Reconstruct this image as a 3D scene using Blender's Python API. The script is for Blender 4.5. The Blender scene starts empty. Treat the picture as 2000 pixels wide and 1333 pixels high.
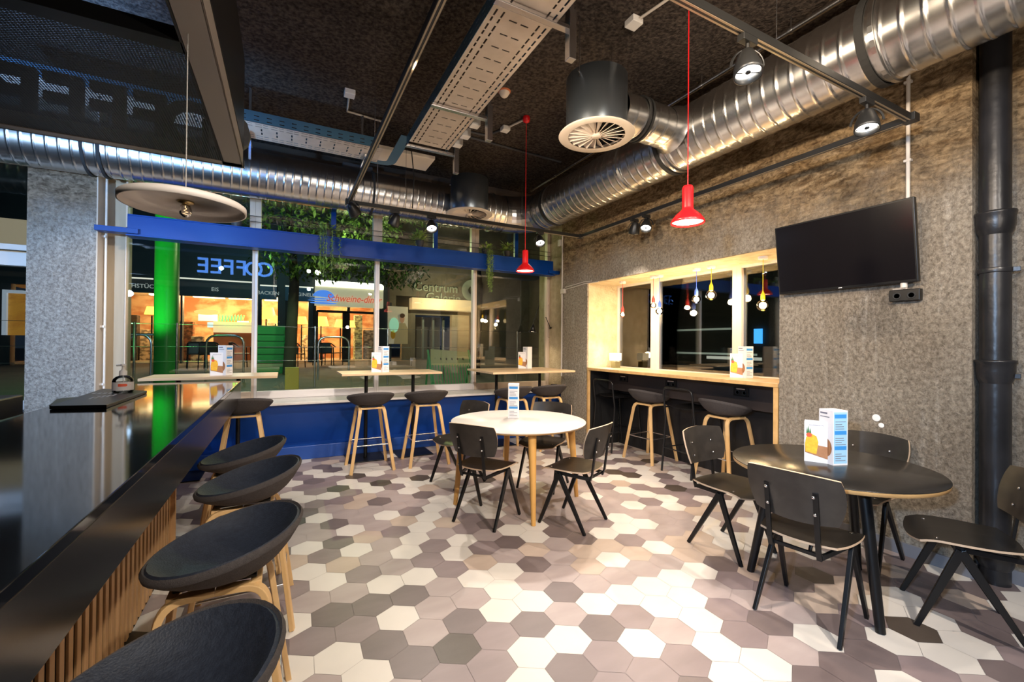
import bpy, math, random
from math import sin, cos, pi, radians, sqrt, hypot, atan2
from mathutils import Vector, Matrix

S = bpy.context.scene
COL = S.collection

# ------------------------------------------------------------------ camera
F_PX = 850.2
TH, PITCH, ROLL, CAMH = radians(27.481), radians(.3756), radians(.4788), 1.45
_F = Vector((sin(TH)*cos(PITCH), cos(TH)*cos(PITCH), sin(PITCH)))
_R0 = Vector((cos(TH), -sin(TH), 0)); _U0 = _R0.cross(_F)
_R = _R0*cos(ROLL)+_U0*sin(ROLL); _U = -_R0*sin(ROLL)+_U0*cos(ROLL)
cd = bpy.data.cameras.new('camera'); cam = bpy.data.objects.new('camera', cd); COL.objects.link(cam)
cd.sensor_width = 36; cd.lens = F_PX*36/2000; cd.clip_start = .05; cd.clip_end = 200
m3 = Matrix((_R, _U, -_F)).transposed()
cam.matrix_world = Matrix.Translation((0, 0, CAMH)) @ m3.to_4x4()
S.camera = cam

def at(px, py, ax, val):
    """point of the place on the plane coordinate[ax]=val that sits at this spot of the survey photo"""
    d = _R*((px-1000)/F_PX)-_U*((py-666.5)/F_PX)+_F
    o = Vector((0, 0, CAMH))
    return o+d*((val-o[ax])/d[ax])

# ------------------------------------------------------------------ view, world, lights
S.view_settings.view_transform = 'Standard'; S.view_settings.look = 'None'
S.view_settings.gamma = 1; S.view_settings.use_curve_mapping = False
S.view_settings.exposure = 0.2
w = bpy.data.worlds.new('night_sky'); S.world = w; w.use_nodes = True
w.node_tree.nodes['Background'].inputs[0].default_value = (.012, .02, .035, 1)
w.node_tree.nodes['Background'].inputs[1].default_value = .6

def lamp(name, kind, loc, energy, color, target=None, size=.05, spot=60, blend=.6, shape=None, sy=None):
    l = bpy.data.lights.new(name, kind); o = bpy.data.objects.new(name, l); COL.objects.link(o)
    o.location = loc; l.energy = energy; l.color = color
    if kind == 'SPOT': l.spot_size = radians(spot); l.spot_blend = blend; l.shadow_soft_size = size
    elif kind == 'AREA':
        l.size = size
        if sy: l.shape = 'RECTANGLE'; l.size_y = sy
    else: l.shadow_soft_size = size
    if target:
        d = Vector(target)-Vector(loc); o.rotation_euler = d.to_track_quat('-Z', 'Y').to_euler()
    return o
WARM = (1, .80, .58); NEUT = (1, .90, .78); COOL = (.45, .68, 1)
# beams of the track heads in view (head, target)
HEADS = [((1.44, 4.75, 2.76), (1.25, 3.0, 0), 1), ((2.86, 4.75, 2.76), (2.3, 3.1, 0), 1), ((3.5, 3.56, 2.76), (2.3, 2.7, 0), 1),
         ((1.88, 1.28, 2.74), (1.55, .75, 0), 1), ((2.96, 1.28, 2.74), (2.35, 1.0, 0), 1), ((1.03, 4.75, 2.76), (.3, 5.95, .4), 0),
         ((3.5, 3.74, 2.76), (3.9, 4.6, .9), 0)]
for i, (a, b, on) in enumerate(HEADS):
    d = (Vector(b)-Vector(a)).normalized()
    lamp('track_beam', 'SPOT', Vector(a)+d*.12, (125 if i not in (3, 4) else 42) if on else 90, NEUT, b, .03, 78, .9)
# unseen spots without fixtures, lighting the room from behind and beside
lamp('rear_beam', 'SPOT', (.55, -.4, 2.9), 300, NEUT, (1.2, 3.2, .2), .04, 95, 1)
lamp('rear_beam', 'SPOT', (2.2, -.6, 2.9), 300, NEUT, (2.8, 2.4, .5), .04, 95, 1)
lamp('rear_beam', 'SPOT', (.56, 2.2, 2.85), 300, WARM, (3.85, 3.0, 2.3), .06, 90, 1)
lamp('rear_beam', 'SPOT', (.56, 3.2, 2.85), 200, NEUT, (1.3, 6.0, .5), .05, 80, 1)
lamp('rear_beam', 'SPOT', (.4, 1.0, 2.9), 160, WARM, (3.9, .9, 2.6), .06, 80, 1)
lamp('overhead_fill', 'SPOT', (.6, -1.8, 3.6), 160, NEUT, (.8, 2.5, 0), .05, 120, 1)  # added spot behind the camera for ambient light
lamp('added_cool_spot', 'SPOT', (-2.5, 2.6, 2.3), 450, COOL, (-2.0, 6.1, 2.1), .05, 70, .8)  # added cool spot tinting the pillar, not a modelled screen
lamp('added_cool_spot', 'SPOT', (-1.9, -.4, 2.2), 620, COOL, (3.8, .9, 1.6), .05, 75, 1)  # added cool spot tinting the wall round the television
lamp('added_blue_spot', 'SPOT', (-1.0, 3.7, 2.72), 95, (.25, .55, 1), (-.3, 5.6, 3.3), .03, 95, .9)  # added blue spot for the ducts, no lamp modelled on the canopy
lamp('added_blue_spot', 'SPOT', (-1.9, 3.6, 2.85), 420, (.22, .48, 1), (-2.1, 4.2, 3.95), .03, 125, .9)  # added blue spot on the ceiling seen through the perforated screen
lamp('wall_wash', 'SPOT', (1.2, .2, 2.9), 210, WARM, (3.85, 2.6, 3.0), .04, 90, 1)
lamp('ceiling_fill', 'SPOT', (1.6, -.8, 1.9), 150, (1, .84, .68), (1.6, 1.6, 3.95), .04, 150, 1)  # added upward spot standing in for bounced light
lamp('window_side_beam', 'SPOT', (-.9, 4.6, 3.0), 130, NEUT, (-1.7, 6.3, 1.2), .05, 75, 1)

# ------------------------------------------------------------------ materials
MATS = {}
def mat(name, col, rough=.5, metal=0, noise=None, bump=None, emit=None, coat=0, spec=.5, ns=6, detail=6):
    """noise=(colour2, scale, contrast)  bump=(scale, strength)"""
    if name in MATS: return MATS[name]
    m = bpy.data.materials.new(name); m.use_nodes = True; nt = m.node_tree; N = nt.nodes; L = nt.links
    p = N['Principled BSDF']
    p.inputs['Base Color'].default_value = (*col, 1); p.inputs['Roughness'].default_value = rough
    p.inputs['Metallic'].default_value = metal; p.inputs['Specular IOR Level'].default_value = spec
    if coat: p.inputs['Coat Weight'].default_value = coat; p.inputs['Coat Roughness'].default_value = .05
    tc = N.new('ShaderNodeTexCoord')
    if noise:
        c2, sc, ctr = noise
        n = N.new('ShaderNodeTexNoise'); n.inputs['Scale'].default_value = 1; n.inputs['Detail'].default_value = detail
        mp = N.new('ShaderNodeMapping'); L.new(tc.outputs['Object'], mp.inputs['Vector']); L.new(mp.outputs[0], n.inputs['Vector'])
        mp.inputs['Scale'].default_value = sc if isinstance(sc, tuple) else (sc, sc, sc)
        r = N.new('ShaderNodeValToRGB'); r.color_ramp.elements[0].position = .5-ctr; r.color_ramp.elements[1].position = .5+ctr
        r.color_ramp.elements[0].color = (*col, 1); r.color_ramp.elements[1].color = (*c2, 1)
        L.new(n.outputs['Fac'], r.inputs['Fac']); L.new(r.outputs['Color'], p.inputs['Base Color'])
    if bump:
        n2 = N.new('ShaderNodeTexNoise'); n2.inputs['Scale'].default_value = bump[0]; n2.inputs['Detail'].default_value = ns
        L.new(tc.outputs['Object'], n2.inputs['Vector'])
        b = N.new('ShaderNodeBump'); b.inputs['Strength'].default_value = bump[1]; b.inputs['Distance'].default_value = .02
        L.new(n2.outputs['Fac'], b.inputs['Height']); L.new(b.outputs['Normal'], p.inputs['Normal'])
    if emit:
        p.inputs['Emission Color'].default_value = (*emit[0], 1); p.inputs['Emission Strength'].default_value = emit[1]
    MATS[name] = m; return m

def concrete(name, c1, c2, c3, top=None, zmix=2.6, bs=.9, vert=True, s=1.0):
    """raw concrete: coarse blotches, fine pits, vertical drips; above zmix a rougher brown render layer"""
    if name in MATS: return MATS[name]
    m = bpy.data.materials.new(name); m.use_nodes = True; nt = m.node_tree; N = nt.nodes; L = nt.links
    p = N['Principled BSDF']; p.inputs['Roughness'].default_value = .93; p.inputs['Specular IOR Level'].default_value = .2
    tc = N.new('ShaderNodeTexCoord')
    def nz(scale, detail=8, dist=0, rough=.6):
        mp = N.new('ShaderNodeMapping'); mp.inputs['Scale'].default_value = scale
        L.new(tc.outputs['Object'], mp.inputs['Vector'])
        n = N.new('ShaderNodeTexNoise'); n.inputs['Scale'].default_value = 1; n.inputs['Detail'].default_value = detail
        n.inputs['Distortion'].default_value = dist; n.inputs['Roughness'].default_value = rough
        L.new(mp.outputs[0], n.inputs['Vector']); return n.outputs['Fac']
    def ramp(fac, a, b, ca, cb):
        r = N.new('ShaderNodeValToRGB'); e = r.color_ramp.elements
        e[0].position = a; e[1].position = b; e[0].color = (*ca, 1); e[1].color = (*cb, 1); L.new(fac, r.inputs['Fac']); return r.outputs['Color']
    def mix(f, a, b, mode='MIX'):
        x = N.new('ShaderNodeMix'); x.data_type = 'RGBA'; x.blend_type = mode
        if isinstance(f, float): x.inputs[0].default_value = f
        else: L.new(f, x.inputs[0])
        L.new(a, x.inputs[6]); L.new(b, x.inputs[7]); return x.outputs[2]
    big = ramp(nz((1.1*s, 1.1*s, .8*s)), .35, .65, c1, c2)
    drip = ramp(nz((11*s, 11*s, .9*s), 8, .5), .54, .72, (0, 0, 0), (.6, .6, .6))
    c = mix(drip, big, ramp(nz((30, 30, 30)), .4, .6, c2, c3))
    fine = ramp(nz((40*s, 40*s, 34*s), 8, .3, .8), .36, .60, (.42, .39, .37), (1.16, 1.14, 1.12))
    c = mix(1.0, c, fine, 'MULTIPLY')
    hb = nz((26*s, 26*s, 26*s), 10, .6, .72)
    if top:
        t = ramp(nz((3, 3, 11), 9, 2.2, .62), .36, .62, top[0], top[1])
        t = mix(1.0, t, ramp(nz((22, 22, 30), 8, .8), .35, .6, (.42, .4, .38), (1.1, 1.1, 1.1)), 'MULTIPLY')
        sx = N.new('ShaderNodeSeparateXYZ'); L.new(tc.outputs['Object'], sx.inputs[0])
        ad = N.new('ShaderNodeMath'); ad.operation = 'ADD'; L.new(sx.outputs['Z'], ad.inputs[0])
        ml = N.new('ShaderNodeMath'); ml.operation = 'MULTIPLY'; ml.inputs[1].default_value = 1.0
        L.new(nz((1.3, 1.3, 1.3)), ml.inputs[0]); L.new(ml.outputs[0], ad.inputs[1])
        mr = N.new('ShaderNodeMapRange'); mr.inputs['From Min'].default_value = zmix+.35; mr.inputs['From Max'].default_value = zmix+.75
        L.new(ad.outputs[0], mr.inputs['Value'])
        c = mix(mr.outputs[0], c, t)
    L.new(c, p.inputs['Base Color'])
    b = N.new('ShaderNodeBump'); b.inputs['Strength'].default_value = bs; b.inputs['Distance'].default_value = .03
    L.new(hb, b.inputs['Height']); L.new(b.outputs['Normal'], p.inputs['Normal'])
    MATS[name] = m; return m

def wood(name, c1, c2, rough=.45, axis=0):
    sc = [14, 14, 14]; sc[axis] = 1.2
    return mat(name, c1, rough, noise=(c2, tuple(sc), .18), detail=5)

def glass(name, tint=(.94, .97, .95), boost=.06, ior=1.5, rough=0.0):
    if name in MATS: return MATS[name]
    m = bpy.data.materials.new(name); m.use_nodes = True; nt = m.node_tree; N = nt.nodes; L = nt.links
    for n in list(N): N.remove(n)
    o = N.new('ShaderNodeOutputMaterial'); t = N.new('ShaderNodeBsdfTransparent'); g = N.new('ShaderNodeBsdfGlossy')
    t.inputs[0].default_value = (*tint, 1); g.inputs['Roughness'].default_value = rough
    f = N.new('ShaderNodeFresnel'); f.inputs[0].default_value = ior
    a = N.new('ShaderNodeMath'); a.operation = 'ADD'; a.inputs[1].default_value = boost; L.new(f.outputs[0], a.inputs[0])
    x = N.new('ShaderNodeMixShader'); L.new(a.outputs[0], x.inputs[0]); L.new(t.outputs[0], x.inputs[1]); L.new(g.outputs[0], x.inputs[2])
    L.new(x.outputs[0], o.inputs[0]); MATS[name] = m; return m

def perforated(name, col, pitch=.012, hole=.36):
    if name in MATS: return MATS[name]
    m = mat(name, col, .45, .6); nt = m.node_tree; N = nt.nodes; L = nt.links
    p = N['Principled BSDF']; out = [n for n in N if n.type == 'OUTPUT_MATERIAL'][0]
    tc = N.new('ShaderNodeTexCoord'); sx = N.new('ShaderNodeSeparateXYZ'); L.new(tc.outputs['Object'], sx.inputs[0])
    def mth(op, a, b=None):
        n = N.new('ShaderNodeMath'); n.operation = op
        for i, v in enumerate((a, b)):
            if v is None: continue
            if isinstance(v, (int, float)): n.inputs[i].default_value = v
            else: L.new(v, n.inputs[i])
        return n.outputs[0]
    def dot(ox, oy):
        fx = mth('SUBTRACT', mth('FRACT', mth('ADD', mth('DIVIDE', sx.outputs['X'], pitch*1.732), 50+ox)), .5)
        fy = mth('SUBTRACT', mth('FRACT', mth('ADD', mth('DIVIDE', sx.outputs['Y'], pitch), 50+oy)), .5)
        return mth('ADD', mth('POWER', mth('MULTIPLY', fx, 1.732), 2), mth('POWER', fy, 2))
    d = mth('MINIMUM', dot(0, 0), dot(.5, .5)); h = mth('LESS_THAN', d, hole*hole)
    t = N.new('ShaderNodeBsdfTransparent'); x = N.new('ShaderNodeMixShader')
    L.new(h, x.inputs[0]); L.new(p.outputs[0], x.inputs[1]); L.new(t.outputs[0], x.inputs[2]); L.new(x.outputs[0], out.inputs[0])
    return m

M_CONC = concrete('raw_concrete_wall', (.30, .255, .20), (.43, .385, .32), (.62, .59, .54), top=((.17, .105, .05), (.42, .30, .17)), zmix=2.55, bs=1.0)
M_PILL = concrete('raw_concrete_pillar', (.36, .36, .36), (.50, .50, .49), (.66, .68, .70), top=((.2, .15, .11), (.34, .27, .2)), zmix=2.65, bs=.8)
M_NICHE = mat('plastered_reveal', (.44, .35, .22), .9, noise=((.60, .50, .34), 9, .22), bump=(34, .8), spec=.2)
M_CEIL = mat('black_stucco_ceiling', (.024, .018, .015), .95, noise=((.085, .066, .054), 34, .14), bump=(46, 1.0), spec=.2)
M_DARKW = mat('brown_upper_wall', (.05, .036, .026), .9, noise=((.10, .07, .05), (2, 2, 9), .2), bump=(20, .4))
M_PLASTER = mat('dark_wall_paint', (.06, .06, .065), .85, bump=(30, .3))
M_STEEL = mat('galvanised_steel', (.60, .60, .60), .27, 1, noise=((.74, .73, .71), 7, .2), detail=3)
M_STEELD = mat('galvanised_casing', (.20, .24, .29), .30, .9, noise=((.30, .34, .38), (3, 3, 1), .2))
M_SATIN = mat('satin_chrome', (.72, .72, .74), .22, 1)
M_BLACK = mat('black_powder_coat', (.006, .006, .0065), .36, .0, spec=.35)
M_BLACKM = mat('black_metal_tube', (.009, .009, .010), .3, .1, spec=.5)
M_PIPE = mat('black_cast_iron', (.008, .008, .009), .33, .2, noise=((.03, .03, .034), 3, .2), bump=(14, .15))
M_RUBBER = mat('dark_rubber', (.02, .02, .02), .8)
M_BLUE = mat('blue_paint', (.001, .045, .26), .36, 0, noise=((.002, .052, .29), 2, .2), spec=.3)
M_BLUEP = mat('blue_panel_paint', (.008, .06, .32), .4, 0, noise=((.01, .07, .35), 1.5, .2))
M_SILL = mat('light_stone_sill', (.60, .56, .53), .38, noise=((.70, .66, .63), 12, .2))
M_FRAME = mat('beige_aluminium_frame', (.62, .50, .40), .42, .1, noise=((.66, .54, .44), 5, .2))
M_FRAMEW = mat('white_aluminium_frame', (.74, .70, .70), .4, .1)
M_FRAMEN = mat('niche_window_frame', (.66, .58, .52), .42, .1)
M_OAK = wood('oak_veneer', (.70, .52, .34), (.60, .42, .25), .4, 0)
M_OAKT = wood('oak_table_leg', (.66, .36, .10), (.55, .28, .07), .42, 2)
M_PLYE = wood('plywood_edge', (.68, .42, .17), (.55, .32, .12), .5, 0)
M_ASH = wood('ash_plywood_leg', (.66, .43, .20), (.56, .34, .14), .45, 2)
M_SLAT = wood('oak_slat', (.56, .33, .16), (.46, .26, .11), .5, 2)
M_SLATB = mat('dark_gap_board', (.022, .012, .007), .8, spec=.2)
M_CHAIR = wood('sheened_black_ply', (.020, .017, .015), (.034, .029, .025), .30, 0)  # backrest ply, lighter than the seat to put its sheen into the colour
M_CHEDGE = mat('ply_rim', (.52, .38, .26), .5)
M_SHELL = mat('charcoal_felt_shell', (.040, .034, .034), .85, noise=((.064, .054, .053), 90, .25), bump=(260, .25))
M_PAD = mat('dark_seat_pad', (.010, .014, .026), .6, noise=((.02, .027, .045), 60, .2), bump=(180, .2))
M_BAR = mat('black_gloss_laminate', (.006, .007, .009), .07, noise=((.009, .010, .013), 3, .3), spec=.55)
M_FASC = mat('black_satin_laminate', (.02, .019, .018), .22, spec=.7)
M_WTOP = mat('white_laminate', (.58, .54, .515), .32, noise=((.61, .57, .54), 8, .2))
M_BTOP = mat('black_laminate', (.012, .011, .010), .24, noise=((.017, .015, .014), 6, .2), spec=.45)
M_RED = mat('red_enamel', (.62, .008, .012), .3)
M_WHITE = mat('white_plastic', (.78, .75, .72), .45)
M_SHADEW = mat('white_lamp_metal', (.74, .68, .63), .5)
M_CREAM = mat('cream_coated_tray', (.62, .52, .42), .4, .25, noise=((.70, .60, .50), 9, .2))
M_TRAYB = mat('blue_lit_zinc_side', (.12, .26, .38), .35, .8)  # blue light on the tray sides put into the colour
M_GRID = mat('cream_diffuser', (.70, .60, .50), .5)
M_TRACK = mat('track_black', (.012, .012, .012), .4)
M_TRACKL = mat('track_groove', (.42, .34, .24), .35, .6)
M_LED = mat('spot_lens', (1, 1, 1), .3, emit=((1, .93, .82), 42))
M_LEDR = mat('red_lamp_light', (1, .9, .8), .4, emit=((1, .72, .5), 9))
M_BULBG = glass('bulb_glass', (1, .97, .9), .05)
M_FIL = mat('glowing_filament', (1, .8, .5), .5, emit=((1, .66, .32), 65))
M_YEL = mat('yellow_plastic', (.80, .58, .01), .4); M_BLUP = mat('blue_plastic', (.05, .12, .62), .4)
M_REDP = mat('red_plastic', (.65, .03, .02), .4)
M_GLASS = glass('window_glass')
M_PAPER = mat('white_card', (.80, .79, .82), .6)
M_LBLUE = mat('pale_blue_print', (.34, .60, .84), .6); M_MBLUE = mat('blue_print', (.04, .27, .68), .6)
M_INK = mat('grey_ink', (.18, .18, .24), .6); M_ORANGE = mat('orange_drink_print', (.85, .36, .02), .6, noise=((.90, .55, .04), 60, .2))
M_BROWNP = mat('brown_table_print', (.25, .10, .04), .6, noise=((.5, .25, .12), (8, 90, 8), .2)); M_GREENP = mat('leaf_print', (.05, .18, .05), .6)
M_REDPR = mat('red_flower_print', (.75, .10, .04), .6)
M_TV = mat('screen_black', (.006, .005, .006), .16, spec=.6)
M_CONDUIT = mat('grey_conduit', (.55, .50, .45), .5)
M_LEAF = mat('plant_leaf', (.12, .24, .04), .45, noise=((.36, .50, .12), 14, .2))
M_LEAFD = mat('tree_leaf', (.03, .07, .015), .6, noise=((.10, .17, .03), 3, .2))
M_POT = mat('dark_pot', (.05, .05, .055), .6)

# ------------------------------------------------------------------ mesh builder
class B:
    def __init__(s): s.v = []; s.f = []; s.m = []; s.sm = []
    def add(s, vs, fs, m=0, smooth=False):
        o = len(s.v); s.v += [tuple(v) for v in vs]
        for f in fs: s.f.append(tuple(i+o for i in f)); s.m.append(m); s.sm.append(smooth)
        return s
    def box(s, x0, x1, y0, y1, z0, z1, m=0):
        return s.add([(x0, y0, z0), (x1, y0, z0), (x1, y1, z0), (x0, y1, z0), (x0, y0, z1), (x1, y0, z1), (x1, y1, z1), (x0, y1, z1)],
                     [(0, 3, 2, 1), (4, 5, 6, 7), (0, 1, 5, 4), (1, 2, 6, 5), (2, 3, 7, 6), (3, 0, 4, 7)], m)
    def bar(s, p, q, w, t, m=0, w2=None, t2=None, up=(0, 0, 1)):
        p = Vector(p); q = Vector(q); d = (q-p).normalized(); u = Vector(up)
        if abs(d.dot(u)) > .98: u = Vector((1, 0, 0))
        a = d.cross(u).normalized(); b = a.cross(d).normalized(); w2 = w if w2 is None else w2; t2 = t if t2 is None else t2
        vs = [p-a*w/2-b*t/2, p+a*w/2-b*t/2, p+a*w/2+b*t/2, p-a*w/2+b*t/2, q-a*w2/2-b*t2/2, q+a*w2/2-b*t2/2, q+a*w2/2+b*t2/2, q-a*w2/2+b*t2/2]
        return s.add(vs, [(0, 3, 2, 1), (4, 5, 6, 7), (0, 1, 5, 4), (1, 2, 6, 5), (2, 3, 7, 6), (3, 0, 4, 7)], m)
    def tube(s, pts, r, n=10, m=0, closed=False, flat=None, cap=True):
        """flat=(w,t): rectangular section instead of round"""
        P = [Vector(p) for p in pts]; k = len(P); rs = r if isinstance(r, (list, tuple)) else [r]*k
        T = []
        for i in range(k):
            a = P[(i-1) % k] if (closed or i) else P[0]; b = P[(i+1) % k] if (closed or i < k-1) else P[-1]
            T.append((b-a).normalized())
        u = Vector((0, 0, 1)) if abs(T[0].z) < .9 else Vector((1, 0, 0))
        a = T[0].cross(u).normalized(); vs = []
        if flat: n = 4
        for i in range(k):
            a = (a-T[i]*a.dot(T[i])).normalized(); b = T[i].cross(a)
            if flat:
                w_, t_ = flat if not isinstance(flat[0], (tuple, list)) else flat[i]
                vs += [P[i]-a*w_/2-b*t_/2, P[i]+a*w_/2-b*t_/2, P[i]+a*w_/2+b*t_/2, P[i]-a*w_/2+b*t_/2]
            else:
                for j in range(n): vs.append(P[i]+(a*cos(2*pi*j/n)+b*sin(2*pi*j/n))*rs[i])
        fs = []
        for i in range(k if closed else k-1):
            for j in range(n):
                i2 = (i+1) % k; fs.append((i*n+j, i*n+(j+1) % n, i2*n+(j+1) % n, i2*n+j))
        s.add(vs, fs, m, not flat)
        if cap and not closed:
            s.add(vs[:n], [tuple(range(n))[::-1]], m); s.add(vs[-n:], [tuple(range(n))], m)
        return s
    def lathe(s, prof, c=(0, 0, 0), n=28, m=0, ax=None, smooth=True, cap=True, ang=2*pi):
        c = Vector(c); R = Matrix.Identity(3)
        if ax: R = Vector((0, 0, 1)).rotation_difference(Vector(ax).normalized()).to_matrix()
        vs = []
        for r, z in prof:
            for j in range(n): vs.append(c+R@Vector((r*cos(2*pi*j/n), r*sin(2*pi*j/n), z)))
        fs = []
        for i in range(len(prof)-1):
            for j in range(n): fs.append((i*n+j, i*n+(j+1) % n, (i+1)*n+(j+1) % n, (i+1)*n+j))
        s.add(vs, fs, m, smooth)
        if cap:
            if prof[0][0] > 1e-5: s.add(vs[:n], [tuple(range(n))[::-1]], m)
            if prof[-1][0] > 1e-5: s.add(vs[-n:], [tuple(range(n))], m)
        return s
    def prism(s, pts, z0, z1, m=0, me=None):
        n = len(pts); vs = [(x, y, z0) for x, y in pts]+[(x, y, z1) for x, y in pts]
        s.add(vs, [tuple(range(n))[::-1], tuple(range(n, 2*n))], m)
        s.add(vs, [(i, (i+1) % n, n+(i+1) % n, n+i) for i in range(n)], m if me is None else me); return s
    def sheet(s, f, nu, nv, t, m=0, me=None):
        """curved plate of thickness t, f(u,v) with u,v in -1..1"""
        P = [[Vector(f(-1+2*i/nu, -1+2*j/nv)) for j in range(nv+1)] for i in range(nu+1)]
        top = []; bot = []
        for i in range(nu+1):
            for j in range(nv+1):
                a = P[min(i+1, nu)][j]-P[max(i-1, 0)][j]; b = P[i][min(j+1, nv)]-P[i][max(j-1, 0)]
                n = a.cross(b); n = n.normalized() if n.length > 1e-9 else Vector((0, 0, 1))
                top.append(P[i][j]+n*t/2); bot.append(P[i][j]-n*t/2)
        W = nv+1; q = lambda i, j: i*W+j; fs = []
        for i in range(nu):
            for j in range(nv): fs.append((q(i, j), q(i+1, j), q(i+1, j+1), q(i, j+1)))
        s.add(top, fs, m, True); s.add(bot, [f_[::-1] for f_ in fs], m, True)
        loop = [q(i, 0) for i in range(nu)]+[q(nu, j) for j in range(nv)]+[q(i, nv) for i in range(nu, 0, -1)]+[q(0, j) for j in range(nv, 0, -1)]
        vs = [top[k] for k in loop]+[bot[k] for k in loop]; L_ = len(loop)
        s.add(vs, [(i, L_+i, L_+(i+1) % L_, (i+1) % L_) for i in range(L_)], m if me is None else me); return s
    def quad(s, a, b, c, d, m=0): return s.add([a, b, c, d], [(0, 1, 2, 3)], m)
    def obj(s, name, mats, parent=None, bevel=0, world=True, seg=2):
        me = bpy.data.meshes.new(name); off = parent.location if (parent is not None and world) else Vector((0, 0, 0))
        p = parent
        while world and p is not None and p.parent is not None: p = p.parent; off = off+p.location
        vs = [tuple(Vector(v)-off) for v in s.v] if world and parent is not None else s.v
        me.from_pydata(vs, [], s.f); me.update()
        mats = mats if isinstance(mats, (list, tuple)) else [mats]
        for m in mats: me.materials.append(m)
        me.polygons.foreach_set('material_index', s.m); me.polygons.foreach_set('use_smooth', s.sm)
        me.update()
        o = bpy.data.objects.new(name, me); COL.objects.link(o)
        if parent is not None: o.parent = parent
        if bevel:
            b = o.modifiers.new('bevel', 'BEVEL'); b.width = bevel; b.segments = seg; b.limit_method = 'ANGLE'; b.angle_limit = radians(40)
        return o

def tag(o, label=None, cat=None, group=None, kind=None):
    for k, v in (('label', label), ('category', cat), ('group', group), ('kind', kind)):
        if v: o[k] = v
    return o
def thing(name, label, cat, loc=(0, 0, 0), group=None, rz=0, kind=None):
    o = bpy.data.objects.new(name, None); COL.objects.link(o); o.location = loc; o.rotation_euler = (0, 0, rz); o.empty_display_size = .1
    return tag(o, label, cat, group, kind)
def struct(name, b, mats, bevel=0): return tag(b.obj(name, mats, bevel=bevel), kind='structure')
def kids(o): return [c for c in bpy.data.objects if c.parent == o]
def dup(o, loc=None, rz=None, label=None, parent=None):
    c = o.copy(); COL.objects.link(c)
    if parent is not None: c.parent = parent
    for ch in kids(o): dup(ch, parent=c)
    if loc is not None: c.location = loc
    if rz is not None: c.rotation_euler = (0, 0, rz)
    if label: c['label'] = label
    return c
def fillet(pts, r, n=6, closed=False):
    P = [Vector(p) for p in pts]; out = []; k = len(P)
    for i in range(k):
        if not closed and i in (0, k-1): out.append(P[i]); continue
        a, b, c = P[(i-1) % k], P[i], P[(i+1) % k]; d1 = (a-b); d2 = (c-b); rr = min(r, d1.length*.48, d2.length*.48)
        p, q = b+d1.normalized()*rr, b+d2.normalized()*rr
        for j in range(n+1):
            t = j/n; out.append(p*(1-t)**2+b*2*t*(1-t)+q*t*t)
    return out
def text(s_, size, mats, name, parent=None, loc=(0, 0, 0), rot=(0, 0, 0), ext=.004, align='CENTER', sx=1, shear=0, bold=0, world=True):
    c = bpy.data.curves.new('t', 'FONT'); c.body = s_; c.size = size; c.extrude = ext; c.align_x = align; c.align_y = 'CENTER'; c.resolution_u = 3
    c.shear = shear; c.offset = bold
    o = bpy.data.objects.new('t', c); COL.objects.link(o)
    me = bpy.data.meshes.new_from_object(o.evaluated_get(bpy.context.evaluated_depsgraph_get())); me.name = name
    bpy.data.objects.remove(o)
    me.materials.clear(); me.materials.append(mats)
    n = bpy.data.objects.new(name, me); COL.objects.link(n)
    off = Vector((0, 0, 0)); p = parent
    while world and p is not None: off = off+p.location; p = p.parent
    n.location = Vector(loc)-off; n.rotation_euler = rot; n.scale = (sx, 1, 1)
    if parent is not None: n.parent = parent
    return n

CEIL = 3.95; WX = 3.85; WY = 6.35; ZOUT = .62
# ================================================================== STRUCTURE
# floor of hexagonal vinyl tiles
TILES = [(.66, .615, .57), (.40, .335, .325), (.265, .205, .21), (.175, .135, .135), (.085, .066, .054), (.50, .40, .335)]
TM = [mat('cream_tile', TILES[0], .42, noise=((.60, .56, .52), 5, .3), bump=(40, .03)),
      mat('pale_mauve_tile', TILES[1], .42, noise=((.33, .265, .26), (3, 9, 3), .25), bump=(40, .03)),
      mat('mauve_tile', TILES[2], .42, noise=((.20, .155, .16), (3, 9, 3), .25), bump=(40, .03)),
      mat('grey_mauve_tile', TILES[3], .42, noise=((.13, .10, .10), (3, 9, 3), .25), bump=(40, .03)),
      mat('dark_brown_tile', TILES[4], .42, noise=((.06, .045, .036), (4, 9, 4), .25), bump=(40, .03)),
      mat('beige_tile', TILES[5], .42, noise=((.42, .325, .27), (3, 8, 3), .25), bump=(40, .03)),
      mat('tile_joint', (.36, .31, .29), .7)]
HP = .2047; HR = radians(-.98); HC = (.7398, 1.9605)
OVR = {}
_ROWS = {0: (-2, '034231000003'), -1: (-1, '2200320012533'), -2: (1, '0320102123432'), -3: (3, '22023155535330'), -4: (5, '001032003300'), -5: (6, '33304035333'), -6: (8, '0200330'), 1: (-3, '0313003111155'), 2: (-3, '22011011505055'), 3: (-3, '333100315521110'), 4: (-3, '1100251513000115'), 5: (-3, '021202303220110203'), 6: (-3, '051020100311102023'), 7: (-3, '201012311111110241'), 8: (-3, '0352052011110102020'), 9: (-3, '101501001111125003'), 10: (-3, '13102000110111004'), 11: (-3, '01111000110111142'), 12: (-3, '3153131001511011003'), 13: (-3, '22510501'), 14: (-3, '0020200'), 15: (-3, '2404040'), 16: (-3, '22022113'), 17: (-2, '2401')}
for _j, (_i, _s) in _ROWS.items():
    for _k, _c in enumerate(_s): OVR[(_i+_k, _j)] = int(_c)
for _ij, _c in {(14, 13): 3, (12, 10): 0, (5, 2): 5}.items(): OVR[_ij] = _c

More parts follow.
